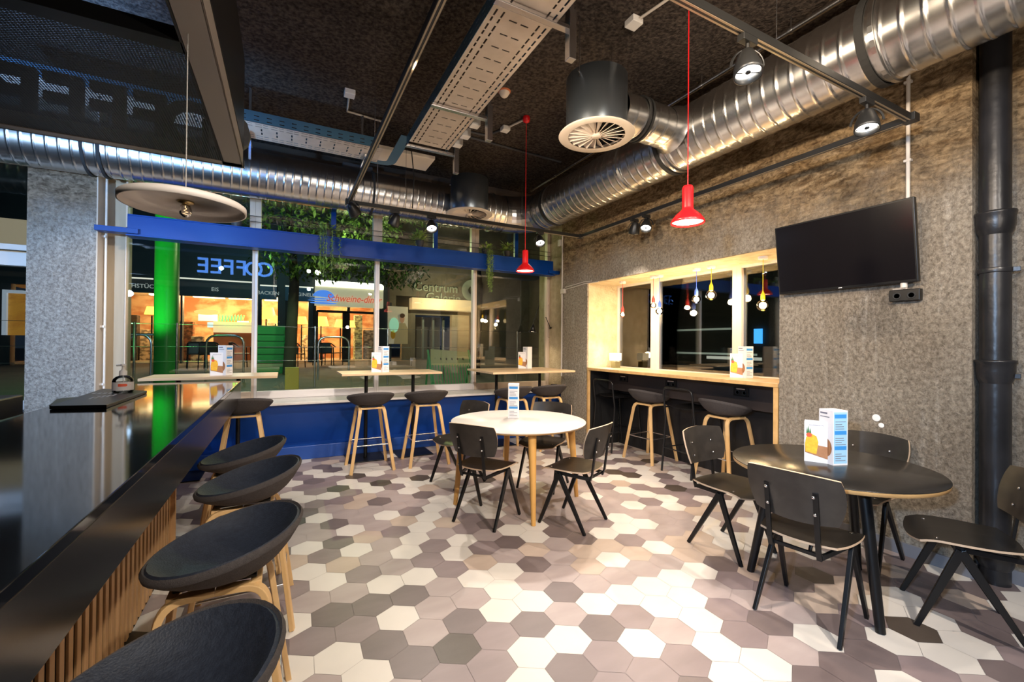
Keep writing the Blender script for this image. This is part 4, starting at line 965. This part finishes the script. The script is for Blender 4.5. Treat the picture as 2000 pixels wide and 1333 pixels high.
for x in (-.3, -1.4, -3.0): B().tube([(x, SY1-.03, SZ+.09), (x, SY1-.03, CEIL)], .005, 6).obj('hanger_rod', M_BLACKM, t)
M_NEON = mat('blue_lit_letter', (.3, .55, 1), .4, emit=((.10, .30, 1.0), 4.5))
SGY = 3.30
t = thing('illuminated_sign', 'large letters spelling COFFEE with blue lit faces towards the windows above the perforated screen', 'sign', (-1.0, SGY, 2.8))
xa = at(385, 520, 1, 2*WY-SGY).x; xb_ = at(531, 520, 1, 2*WY-SGY).x
B().box(-4.2, SX-.02, SGY-.02, SGY+.01, 2.575, 2.62).obj('letter_rail', M_BLACK, t)
for x in (-.4, -1.4, -2.6): B().box(x-.015, x+.015, SY1-.04, SGY-.01, 2.63, 2.66).box(x-.015, x+.015, SY1-.06, SY1-.03, SZ+.02, 2.66).obj('sign_bracket', M_BLACK, t)
for k, ch in enumerate('COFFEE'):
    xx = xb_-(k+.5)*(xb_-xa)/6
    l = text(ch, .38, M_PLASTER, 'letter', t, (xx, SGY+.03, 2.785), (pi/2, 0, pi), .025, bold=.008)
    text(ch, .38, M_NEON, 'lit_face', l, (0, 0, .028), (0, 0, 0), .002, bold=.004, world=False)
# ================================================================== PLANTS ON THE BEAM
def leaf(b, p, d, L, W, m=0, up=Vector((0, 0, 1))):
    d = d.normalized(); s_ = d.cross(up); s_ = s_.normalized() if s_.length > .01 else Vector((1, 0, 0)); n = s_.cross(d)
    b.add([p, p+d*L*.45+s_*W/2+n*W*.1, p+d*L, p+d*L*.45-s_*W/2+n*W*.1], [(0, 1, 2, 3)], m)
def plant(px, py, kind, label, w_=.2, h_=.15, seed=1, y=6.14):
    c = at(px, py, 1, y); rnd = random.Random(seed)
    t = thing('hanging_plant' if kind == 'trail' else 'potted_plant', label, 'plant', (c.x, y, 2.815), 'plants standing on the blue beam')
    B().lathe([(.045, 0), (.062, .09), (.066, .10), (.060, .10), (.055, .09)], (c.x, y+.0, 2.815), 20).obj('plant_pot', M_POT, t)
    b = B(); base = Vector((c.x, y, 2.90))
    nL = 130 if kind == 'bush' else 90
    for k in range(nL):
        g = rnd.uniform(0, 2*pi); e = rnd.uniform(.1, 1.4) if kind == 'bush' else rnd.uniform(-.4, .8)
        r = rnd.uniform(.2, 1); p = base+Vector((cos(g)*w_*r*cos(e)*.8, sin(g)*.09*r, h_*r*sin(e)))
        leaf(b, p, Vector((cos(g), sin(g)*.6-.3, rnd.uniform(-.5, .7))), rnd.uniform(.05, .10), rnd.uniform(.02, .036))
    b.obj('foliage', M_LEAF, t)
    if kind == 'trail':
        for s_ in range(7):
            x = c.x+rnd.uniform(-w_*.8, w_*.8); L = rnd.uniform(.25, .62); b = B(); y0 = y-.155-rnd.uniform(0, .03); pts = [(x, y-.03, 2.90), (x, y0, 2.87)]
            z = 2.87
            while z > 2.87-L: z -= .03; pts.append((x+rnd.uniform(-.006, .006), y0, z))
            b.tube(pts, .0025, 5)
            for q in pts[2:]:
                for _ in range(3): leaf(b, Vector(q), Vector((rnd.uniform(-1, 1), rnd.uniform(-.6, .3), rnd.uniform(-.8, .2))), .04, .018)
            b.obj('trailing_vine', M_LEAF, t)
plant(640, 452, 'trail', 'trailing plant with long strands over the blue beam, left of the red pendant', .17, .09, 3)
plant(820, 452, 'bush', 'bushy plant on the beam behind the lit far track spotlight', .15, .17, 5)
plant(948, 480, 'trail', 'trailing plant with strands beside the last upper mullion', .07, .10, 8)
plant(990, 500, 'bush', 'small leafy plant on the beam just left of the small red pendant', .12, .14, 9)
plant(355, 432, 'bush', 'low leafy plant partly hidden behind the white disc lamp', .10, .05, 12)
plant(462, 438, 'bush', 'low leafy plant on the beam at the right rim of the disc lamp', .10, .06, 14)

# ================================================================== OUTSIDE
t_out = B(); t_out.box(-30, 40, WY+.3, 60, -.2, ZOUT)
o = t_out.obj('street_paving', mat('night_paving', (.12, .11, .095), .7, noise=((.17, .15, .13), 2, .2), bump=(8, .3))); tag(o, kind='structure')
b = B(); b.box(4.8, 40, -12, WY+.3, -.2, ZOUT); tag(b.obj('street_paving', MATS['night_paving']), kind='structure')
YS = 20.0
def A(px, py, y=YS): return at(px, py, 1, y)
def wall_rect(b, x0, x1, y0, y1, Y, t=.1, m=0):
    p = A(x0, y1, Y); q = A(x1, y0, Y); b.box(p.x, q.x, Y, Y+t, p.z, q.z, m); return b
M_FACD = mat('dark_facade', (.035, .045, .05), .5, noise=((.05, .06, .065), 1, .2))
M_FACB = mat('blue_lit_fascia', (.05, .13, .22), .5); M_WARM = mat('warm_shop_wall', (.42, .16, .06), .7, noise=((.65, .42, .22), (1.1, 1, 1.6), .06))  # bluish fascia has the blue light put into its colour
M_SHOPC = mat('cream_shop_ceiling', (.8, .70, .5), .7); M_LITP = mat('lit_ceiling_panel', (1, .9, .7), .5, emit=((1, .80, .48), 5))
M_ORL = mat('orange_glowing_shade', (1, .5, .1), .5, emit=((1, .42, .05), 5)); M_GRN = mat('green_neon', (.1, .9, .2), .5, emit=((.12, 1, .12), 3.0))
M_SIGNC = mat('cream_sign_board', (.8, .75, .55), .6, emit=((1, .9, .55), .35)); M_WHL = mat('white_lit_board', (1, 1, .95), .5, emit=((1, .97, .8), 2.2))
t = thing('shop_building', 'dark shop building across the street with warm lit shop windows', 'building', (3, YS, ZOUT))
g = ZOUT
Z = lambda py, px=500, y=YS: A(px, py, y).z
X = lambda px, y=YS: A(px, 640, y).x
zt_ = Z(546); zb_ = g
# facade with openings (pieces around the shop windows)
b = B(); b.box(X(-60), X(760), YS, YS+.3, Z(578), 13)
for (xa, xc) in ((-60, 20), (50, 246), (302, 348), (352, 356), (494, 508), (542, 560), (602, 614), (736, 765)): b.box(X(xa), X(xc), YS, YS+.3, g, Z(578))
b.obj('facade', M_FACD, t)
B().box(X(765), X(1080), YS+1, YS+1.3, Z(600), 13).box(X(930), X(1080), YS+1, YS+1.3, g, Z(600)).box(X(795), X(822), YS+1, YS+1.3, g, Z(600)).obj('arcade_wall', mat('stone_facade', (.13, .12, .085), .8, noise=((.2, .18, .13), 1.5, .2)), t)
b = B(); b.box(X(-60), X(760), YS+4, YS+4.2, g, 5.5).obj('shop_back_wall', M_WARM, t)
B().box(X(-60), X(760), YS+.3, YS+4, Z(572), Z(568)).obj('shop_ceiling', M_SHOPC, t)
B().box(X(-60), X(760), YS+.3, YS+4, g, g+.03).obj('shop_floor', mat('shop_floor', (.5, .42, .3), .3), t)
for k, (x0, x1) in enumerate(((250, 300), (350, 420), (430, 490), (510, 545), (620, 660), (690, 735))):
    B().box(X(x0), X(x1), YS+1.2, YS+1.7, Z(575), Z(573)).box(X(x0), X(x1), YS+2.6, YS+3.0, Z(575), Z(573)).obj('ceiling_light', M_LITP, t)
for x in (275, 400, 470, 530, 580, 650, 710): lamp('shop_light', 'POINT', (X(x), YS+2.2, 3.2), 110, (1, .66, .34), None, .03)
b = B()
for x in (345, 496, 508, 560, 614, 680, 736): b.box(X(x)-.06, X(x)+.06, YS-.08, YS, g, Z(578))
b.obj('shop_mullion', M_BLACK, t)
for (x0, x1, s_, px_, py_, mt) in ((247, 302, 'FRÜHSTÜCK', 271, 559, M_FACD), (352, 498, 'EIS', 420, 566, M_FACD), (508, 541, 'BACKEN', 524, 573, M_FACB), (557, 612, 'ORIGINELL', 589, 576, M_FACB)):
    p = A(x0, py_+12); q = A(x1, py_-14)
    f = B().box(p.x, q.x, YS-.15, YS-.02, p.z, q.z); f = f.obj('fascia_board', mt, t)
    B().box(p.x, q.x, YS-.17, YS-.15, q.z-.05, q.z).obj('fascia_light', mat('fascia_strip', (.9, .9, .8), .5, emit=((1, .95, .8), .8)), f)
    c = A(px_, py_, YS-.16); text(s_, .2, mat('white_letter', (.8, .8, .76), .6, emit=((1, 1, .95), .25)), 'lettering', f, (c.x, c.y-.02, c.z), (pi/2, 0, 0), .01, sx=1.0)
# entrance sign with burger emblem
p = A(614, 598); q = A(745, 569)
f = B().box(p.x, q.x, YS-.45, YS-.05, p.z, q.z).obj('entrance_sign', M_SIGNC, t)
B().box(p.x, q.x, YS-.50, YS-.40, q.z, q.z+.25).obj('sign_light', M_WHL, f)
c = A(632, 583, YS-.47); b = B()
for k, (w2, h0, h1) in enumerate(((.42, .02, .34), (.55, -.04, 0), (.60, -.13, -.07), (.52, -.24, -.16))):
    b.add([(c.x+w2*cos(a)*1.0, c.y-.01, c.z+h0+(h1-h0)*(sin(a) if k == 0 else (sin(a)+1)/2)) for a in [(pi if k == 0 else 2*pi)*i/16 for i in range(16)]], [tuple(range(16))])
b.obj('blue_emblem', mat('blue_emblem', (.08, .25, .8), .5, emit=((.1, .3, 1), .8)), f)
c = A(692, 585, YS-.47); text('Schweine-diner', .42, mat('red_letter', (.7, .12, .08), .5, emit=((1, .15, .08), .5)), 'sign_lettering', f, (c.x, c.y-.02, c.z), (pi/2, 0, 0), .01, shear=.3, sx=.85)
# things inside the shop, seen small
def at_thing(name, label, cat, px, py, y, grp=None): return thing(name, label, cat, A(px, py, y), grp)
for i, (px_, py_, s_) in enumerate(((627, 628, .42), (665, 632, .34), (684, 633, .3), (570, 624, .4), (589, 626, .32), (520, 612, .5), (538, 624, .3), (297, 607, .3))):
    c = A(px_, py_, YS+1.5); t2 = thing('shade_lamp', 'orange glowing shade lamp inside the shop across the street, number %d' % (i+1) if False else ['orange glowing lamp left in the diner doorway', 'orange lamp right of centre in the diner doorway', 'third orange lamp deep in the diner doorway', 'large orange lamp in the shop window left of the diner', 'smaller orange lamp beside it left of the diner', 'orange lamp in the shop window right of the first mullion', 'small orange lamp just right of the green cabinet top', 'orange lamp in the breakfast shop window at the left'][i], 'lamp', c, 'orange lamps in the shops across the street')
    B().lathe([(s_*.8, -.25*s_*2), (s_*.55, .25*s_*2)], c, 18).obj('lamp_shade', M_ORL, t2)
    B().tube([(c.x, c.y, c.z-.2), (c.x, c.y, g+.03)], .03, 6).obj('lamp_pole', M_BLACK, t2)
t2 = thing('shop_counter', 'long shop counter with glass display behind the middle shop window', 'counter', (X(440), YS+1.9, g))
B().box(X(405), X(490), YS+1.6, YS+2.4, g+.03, g+1.2).obj('counter_body', mat('red_brown_counter', (.5, .16, .06), .5), t2)
B().box(X(405), X(490), YS+1.5, YS+2.2, g+1.2, g+1.65).obj('display_case', mat('lit_display', (.85, .75, .55), .3, emit=((1, .75, .45), .7)), t2)
t2 = thing('hanging_menu_board', 'white lit menu boards above the shop counter', 'sign', A(440, 612, YS+2)); 
for x0, x1, y0, y1, mt in ((387, 425, 615, 627, 'cyan_board'), (463, 486, 628, 634, 'white_lit_board'), (405, 425, 630, 640, 'blue_board')):
    m_ = M_WHL if mt == 'white_lit_board' else mat(mt, (.5, .8, .75), .5, emit=(((.4, .9, .75) if mt[0] == 'c' else (.2, .5, .75)), 1.0))
    p = A(x0, y1, YS+2); q = A(x1, y0, YS+2); B().box(p.x, q.x, YS+1.98, YS+2.02, p.z, q.z).obj('menu_board', m_, t2)
b = B(); c = A(430, 620, YS+1.2)
rnd = random.Random(4)
for px_ in range(428, 476, 6): q = A(px_, 621, YS+1.2); b.tube([q+Vector((.0, 0, -.15)), q+Vector((.03, 0, .12)), q+Vector((.09, 0, -.12)), q+Vector((.12, 0, .10))], .03, 6)
o = b.obj('neon_sign', M_GRN); tag(o, 'green neon sign glowing in the middle shop window', 'neon sign')
b = B(); q = A(404, 610, YS+1.2); b.add([(q.x+.42*cos(2*pi*k/20), q.y+dy_, q.z+.11*sin(2*pi*k/20)) for dy_ in (-.04, .04) for k in range(20)], [tuple(range(20))]+[(k, (k+1) % 20, 20+(k+1) % 20, 20+k) for k in range(20)]); o = b.obj('oval_sign', mat('orange_lit_oval', (1, .5, .2), .5, emit=((1, .4, .12), 2))); o.scale = (1, 1, 1); tag(o, 'round orange lit sign above the shop counter', 'sign')
t2 = thing('glass_door', 'glazed diner entrance door with dark frame', 'door', (X(680), YS-.02, g))
b = B(); 
for x in (618, 671, 676, 733): b.box(X(x)-.06, X(x)+.06, YS-.12, YS-.02, g, Z(603))
b.box(X(618), X(733), YS-.12, YS-.02, Z(606), Z(601)).obj('door_frame', M_BLACK, t2)
# advertising poster with a plain smiling person in beige and a green disc
p = A(757, 672, YS-.1); q = A(797, 600, YS-.1)
t2 = thing('advertising_poster', 'tall poster of a person in a beige jumper beside the diner', 'poster', (p.x, YS-.1, p.z))
B().box(p.x, q.x, YS-.1, YS-.04, p.z, q.z).obj('poster_board', mat('poster_cream', (.62, .55, .38), .6, emit=((.9, .75, .5), .18)), t2)
W_ = q.x-p.x; H_ = q.z-p.z; P_ = lambda u, v, e: (p.x+W_*u, YS-.1-e, p.z+H_*v)
def blob(u, v, ru, rv, e, mt, name, n=18): B().add([P_(u+ru*cos(2*pi*k/n), v+rv*sin(2*pi*k/n), e) for k in range(n)], [tuple(range(n))]).obj(name, mt, t2)
B().add([P_(.30, 0, .01), P_(1, 0, .01), P_(1, .40, .01), P_(.86, .56, .01), P_(.58, .56, .01), P_(.40, .40, .01)], [tuple(range(6))]).obj('person_torso', mat('poster_beige', (.42, .33, .16), .6, emit=((.8, .6, .3), .1)), t2)
blob(.70, .68, .12, .12, .02, mat('poster_skin', (.55, .28, .14), .6, emit=((.9, .5, .3), .12)), 'person_head')
blob(.71, .76, .13, .06, .03, mat('poster_hair', (.12, .06, .03), .6), 'person_hair')
blob(.30, .50, .24, .20, .04, mat('poster_green', (.45, .85, .62), .6, emit=((.5, 1, .7), .35)), 'green_disc')
blob(.25, .25, .12, .12, .04, M_ORANGE, 'orange_disc')
# arcade sign
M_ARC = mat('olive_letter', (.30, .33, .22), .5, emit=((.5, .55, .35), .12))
t2 = thing('arcade_sign', 'large olive letters reading Centrum Galerie with a ring emblem', 'sign', A(860, 572, YS+.8))
c = A(852, 563, YS+.95); text('Centrum', .62, M_ARC, 'sign_lettering', t2, c, (pi/2, 0, 0), .05)
c = A(866, 583, YS+.95); text('Galerie', .62, M_ARC, 'sign_lettering', t2, c, (pi/2, 0, 0), .05)
c = A(922, 568, YS+.9); B().lathe([(.56, -.04), (.22, -.04), (.22, .04), (.56, .04), (.56, -.04)], c, 40, 0, (0, 1, 0), cap=False).obj('ring_emblem', M_ARC, t2)
t2 = thing('arcade_entrance', 'dark glazed arcade entrance with a warm lit cornice', 'entrance', (X(860), YS+.9, g))
p = A(803, 600, YS+.6); q = A(930, 589, YS+.6); B().box(p.x, q.x, YS+.4, YS+1.0, p.z-.1, q.z).obj('lit_cornice', mat('lit_cornice', (.7, .55, .32), .6, emit=((1, .7, .35), .35)), t2)
b = B()
for x in (826, 845, 866, 887): b.box(X(x)-.05, X(x)+.05, YS+1.6, YS+1.7, g, Z(603))
b.obj('door_frame', mat('grey_green_frame', (.16, .2, .17), .5), t2)
B().box(X(820), X(892), YS+2.6, YS+2.7, g, Z(600)).obj('inner_wall', mat('dim_inner_wall', (.10, .10, .08), .7), t2)
B().box(X(892), X(926), YS+.7, YS+1.0, g, Z(598)).obj('stone_pier', mat('sandstone', (.42, .34, .22), .8, noise=((.5, .42, .28), (1, 1, 6), .2)), t2)
lamp('arcade_light', 'POINT', (X(860), YS-.8, 3.4), 160, (1, .82, .5), None, .03)
# green lit column
c = A(325, 640, 9.6); t2 = thing('round_column', 'round street column lit bright green outside the left window', 'column', (c.x, 9.6, ZOUT))
B().lathe([(.175, 0), (.175, 6.0)], (c.x, 9.6, ZOUT), 36).obj('column_shaft', mat('green_lit_column', (.03, .30, .06), .32), t2)  # green light put into the shaft colour as well as cast on it
B().lathe([(.19, 0), (.19, .06)], (c.x, 9.6, ZOUT), 36).obj('column_foot', M_PLASTER, t2)
lamp('green_floodlight', 'SPOT', (c.x-.55, 8.3, 1.0), 330, (.15, 1, .25), (c.x, 9.6, 3.2), .12, 70, .6)
lamp('green_floodlight', 'SPOT', (c.x-.1, 8.6, 4.6), 110, (.15, 1, .25), (c.x, 9.6, 2.2), .12, 100, .6)
# green cabinet
p = A(496, 720, 13.0); q = A(557, 637, 13.0)
t2 = thing('utility_cabinet', 'green ribbed street utility cabinet behind the first mullion', 'cabinet', (p.x, 13.2, ZOUT))
M_CABG = mat('green_cabinet_paint', (.02, .30, .09), .5)
B().box(p.x, q.x, 13.0, 13.5, ZOUT+.28, q.z).obj('cabinet_body', M_CABG, t2, .01)
b = B()
for k in range(5): z = ZOUT+.34+k*(q.z-ZOUT-.40)/5; b.box(p.x+.02, q.x-.02, 12.97, 13.0, z, z+(q.z-ZOUT-.4)/5-.05)
b.obj('cabinet_panel', M_CABG, t2, .006)
B().box(p.x, q.x, 12.99, 13.5, ZOUT+.18, ZOUT+.26).obj('pale_strip', mat('pale_strip', (.5, .48, .36), .6), t2); B().box(p.x, q.x, 13.0, 13.5, ZOUT, ZOUT+.18).obj('cabinet_plinth', M_CABG, t2)
lamp('cabinet_light', 'SPOT', (p.x+.3, 10.8, 3.4), 130, (.55, 1, .55), (p.x+.4, 13, 1.2), .1, 50, .6)
# slatted green bench outside the third window
t2 = thing('slatted_bench', 'green slatted street bench with a pale punched backrest outside the third window', 'bench', (A(875, 740, 7.9).x, 7.9, ZOUT))
xa = A(838, 720, 7.9).x; xb2 = A(918, 720, 7.9).x
M_BGR = mat('green_bench_paint', (.05, .32, .12), .5); M_BPL = mat('pale_green_board', (.36, .38, .20), .6)
for k in range(16): x = xa+(xb2-xa)*k/15; B().bar((x-.06, 7.55, ZOUT+.06), (x, 7.85, ZOUT+.42), .014, .03).obj('slat', M_BGR, t2)
b = B(); b.add([(xa+.02, 7.86, ZOUT+.42), (xb2, 7.86, ZOUT+.40), (xb2, 8.0, ZOUT+.66), (xa+.06, 8.0, ZOUT+.72), (xa+.02, 7.88, ZOUT+.42), (xb2, 7.88, ZOUT+.40), (xb2, 8.02, ZOUT+.66), (xa+.06, 8.02, ZOUT+.72)],
               [(0, 3, 2, 1), (4, 5, 6, 7), (0, 1, 5, 4), (1, 2, 6, 5), (2, 3, 7, 6), (3, 0, 4, 7)]); b.obj('back_board', M_BPL, t2)
b = B()
for k in range(6): x = xa+.12+k*(xb2-xa-.15)/6; b.add([(x, 7.925, ZOUT+.56), (x+.016, 7.92, ZOUT+.53), (x, 7.905, ZOUT+.50), (x-.016, 7.92, ZOUT+.53)], [(0, 1, 2, 3)])
b.obj('punched_hole', M_RUBBER, t2)
for x in (xa, xb2): B().bar((x, 7.6, ZOUT), (x, 8.0, ZOUT+.7), .03, .03).bar((x, 8.1, ZOUT), (x, 7.95, ZOUT+.6), .03, .03).obj('bench_frame', M_BGR, t2)
lamp('street_light', 'SPOT', (2.2, 8.6, 4.6), 90, (.8, 1, .7), (2.6, 7.9, .9), .15, 60, .7)
# railing with thin cables
t2 = thing('cable_railing', 'steel railing with thin cables outside along the windows', 'railing', (1.5, 8.7, ZOUT))
for px_ in (262, 345, 615, 757, 866, 1010): x = A(px_, 700, 8.7).x; B().tube([(x, 8.7, ZOUT), (x, 8.7, 1.74)], .018, 8).obj('railing_post', M_SATIN, t2)
for z in (1.72, 1.36, 1.12): B().tube([(-4.5, 8.7, z), (5.2, 8.7, z)], .004, 6).obj('railing_cable', M_SATIN, t2)
# bicycle stands
for i, (px_, lab) in enumerate(((293, 'bicycle stand of bent tube left of the green column'), (440, 'bicycle stand of bent tube behind the left menu cards'), (253, 'bicycle stand of bent tube at the left edge of the first window'), (652, 'bicycle stand of bent tube before the diner door'))):
    c = A(px_, 690, 10.5); x = c.x
    tag(B().tube(fillet([(x-.32, 10.5, ZOUT), (x-.32, 10.5, ZOUT+.95), (x+.32, 10.5, ZOUT+.95), (x+.32, 10.5, ZOUT)], .2, 6), .022, 8).obj('bicycle_stand', M_SATIN), lab, 'bicycle stand', 'bicycle stands outside')
# terrace chairs and tables
def tchair(label):
    t = thing('terrace_chair', label, 'chair', (0, 0, 0), 'dark terrace chairs outside the diner'); K = dict(world=False)
    B().box(-.24, .24, -.24, .24, .43, .46).obj('seat', M_BLACKM, t, **K)
    B().tube(fillet([(-.25, .1, .66), (-.22, .28, .80), (.22, .28, .80), (.25, .1, .66)], .1), .02, 8).obj('armrest', M_BLACKM, t, **K)
    B().sheet(lambda u, v: (.21*u, .26+.03*v, .62+.17*v), 4, 4, .012).obj('backrest', mat('terrace_mesh', (.12, .11, .11), .6), t, **K)
    for a in (-.22, .22):
        for c_ in (-.22, .24): B().tube([(a, c_, .66 if c_ < 0 else .72), (a*1.1, c_*1.15, 0)], .016, 6).obj('leg', M_BLACKM, t, **K)
    return t
tc = tchair('dark terrace chair left of the pair before the diner'); tc.location = (A(632, 697, 17).x, 17, ZOUT); tc.rotation_euler = (0, 0, .5)
for px_, y, a, lab in ((650, 17.3, 2.2, 'dark terrace chair right of the pair before the diner'), (575, 16, .4, 'dark terrace chair before the shop window with orange lamps'), (545, 15.5, 2.6, 'dark terrace chair right beside the green cabinet'),
                       (385, 16, .2, 'dark terrace chair right of the green column'), (470, 16.4, 1.9, 'dark terrace chair left of the green cabinet'), (412, 15.6, 3.0, 'dark terrace chair before the shop counter')):
    dup(tc, (A(px_, 697, y).x, y, ZOUT), a, lab)
# tree
def tree(x, y, label, clumps, n, seed):
    t = thing('street_tree', label, 'tree', (x, y, ZOUT)); rnd = random.Random(seed)
    B().tube([(x, y, ZOUT), (x+.1, y, 3), (x-.1, y+.2, 5.5)], [.16, .12, .07], 10).obj('trunk', mat('bark', (.05, .04, .03), .9, bump=(12, .5)), t)
    b = B()
    for (c, r) in clumps:
        c = Vector(c)
        for k in range(int(n*r)):
            v = Vector((rnd.gauss(0, 1), rnd.gauss(0, 1), rnd.gauss(0, 1))).normalized()*r*rnd.uniform(.5, 1)
            v.z *= .6; leaf(b, c+v, Vector((rnd.gauss(0, 1), rnd.gauss(0, 1), rnd.gauss(0, 1)-.4)), rnd.uniform(.10, .2), rnd.uniform(.05, .09))
    b.obj('foliage', M_LEAFD, t)
C_ = lambda px, py, y=11.5: tuple(A(px, py, y))
tree(A(566, 600, 12.5).x, 12.5, 'street tree with leaves hanging behind the middle windows', [(C_(580, 500), 1.0), (C_(650, 470), 1.1), (C_(710, 520), .7), (C_(690, 440), 1.0), (C_(560, 430), 1.1), (C_(720, 420), .9), (C_(640, 520), .6)], 620, 5)
tree(A(927, 600, 10.8).x, 10.8, 'street tree with yellow green leaves behind the upper third pane', [(C_(757, 440, 9.6), .32), (C_(756, 470, 9.6), .22), (C_(820, 400, 10.5), .9), (C_(780, 530, 12), .8)], 620, 6)
lamp('street_light', 'POINT', (1.2, 10.0, 3.6), 85, (.85, 1, .45), None, .02)
lamp('street_light', 'POINT', (A(760, 450, 9.0).x, 8.9, 3.4), 22, (.9, 1, .35), None, .02)
lamp('street_light', 'POINT', (-1.2, 15, 4.6), 150, (.3, .75, .85), None, .03)
# low yellow box on the paving
p = A(556, 760, 8.6); tag(B().box(p.x, p.x+.22, 8.5, 8.8, ZOUT, 1.0).obj('small_yellow_box', mat('yellow_box', (.5, .40, .04), .6), bevel=.01), 'small yellow box on the pavement outside the second window', 'box')
# second lit shop at the far left and street behind the niche
p = A(20, 655, 20); q = A(52, 575, 20)
t2 = thing('kiosk_window', 'lit kiosk window with colourful goods seen past the left pillar', 'shop window', (p.x, 19.8, p.z))
B().box(p.x, q.x, 19.85, 19.95, p.z, q.z).obj('display', mat('kiosk_display', (.5, .3, .05), .5, noise=((.02, .02, .02), (1.2, 1, 1.8), .05), emit=((.8, .35, .05), .25)), t2)
B().box(p.x-.1, p.x, 19.75, 19.95, p.z, q.z+.1).box(p.x, q.x, 19.75, 19.95, q.z, q.z+.1).obj('kiosk_frame', mat('pale_frame', (.7, .75, .8), .5, emit=((.7, .8, 1), .3)), t2)
t2 = thing('lit_canopy', 'long pale lit canopy outside at the far left', 'canopy', A(20, 455, 12))
p = A(-60, 488, 12); q = A(70, 432, 12); B().box(p.x, q.x, 12, 12.6, p.z, q.z).obj('canopy_edge', mat('canopy_cream', (.6, .5, .38), .6, emit=((1, .8, .55), .22)), t2)
t2 = thing('far_building', 'dark building seen through the niche windows with a few lit strips', 'building', (16, 6, ZOUT))
B().box(16, 16.4, -8, 19, ZOUT, 9).obj('facade', mat('night_facade', (.03, .032, .028), .8, noise=((.05, .05, .04), 1, .2)), t2)
for (px_, py_, w2, h2, cc, st) in ((1480, 657, .16, .28, (.05, .35, .9), 1.6), (1430, 700, 1.2, .06, (.8, .8, .7), .5), (1235, 610, .8, .05, (1, .8, .5), .5), (1350, 690, 3.0, .04, (.6, .7, .6), .3), (1340, 645, 2.2, .04, (.6, .7, .6), .25)):
    c = at(px_, py_, 0, 15.9); B().box(15.9, 15.95, c.y-w2, c.y+w2, c.z-h2, c.z+h2).obj('lit_strip', mat('lit_%d' % px_, cc, .5, emit=(cc, st)), t2)

# clutter inside the shops across the street: racks, fridges and seated-height screens
rnd = random.Random(21)
spots = [(256, 'narrow dark shop rack behind the breakfast window'), (288, 'pale shop rack right in the breakfast window'), (360, 'brown shop rack right of the green column'), (385, 'tall cream shop rack with a leafy plant side'), (500, 'white shop rack at the green cabinet edge'),
         (520, 'dark shop rack behind the baking shop window'), (538, 'pale shop rack at the right of the baking shop window'), (565, 'low orange shop rack left of the diner'), (598, 'cream shop rack beside the diner entrance'), (625, 'pink shop rack seen through the left door leaf'), (700, 'pale green shop rack seen through the right door leaf'), (722, 'grey shop rack at the right door edge')]
cols = [(.05, .04, .03), (.7, .55, .35), (.25, .10, .04), (.6, .5, .35), (.7, .68, .6), (.06, .04, .04), (.6, .5, .35), (.65, .22, .05), (.6, .55, .4), (.6, .25, .2), (.35, .45, .3), (.3, .28, .26)]
for (px_, lab), cc in zip(spots, cols):
    w2 = rnd.uniform(.16, .32); h = rnd.uniform(1.0, 2.2); y = YS+rnd.uniform(.9, 3.2); x = X(px_, y)
    t2 = thing('shop_rack', lab, 'shop rack', (x, y, g+.03), 'racks and fridges inside the shops')
    m_ = mat('rack_%d' % px_, cc, .6, noise=((cc[0]*.3, cc[1]*.3, cc[2]*.3), (5, 5, 9), .05))
    B().box(x-w2, x+w2, y, y+.4, g+.03, g+.03+h).obj('rack_body', m_, t2, .02)
    B().box(x-w2*.9, x+w2*.9, y-.15, y, g+.03, g+.03+h*.45).obj('rack_shelf', m_, t2, .02)
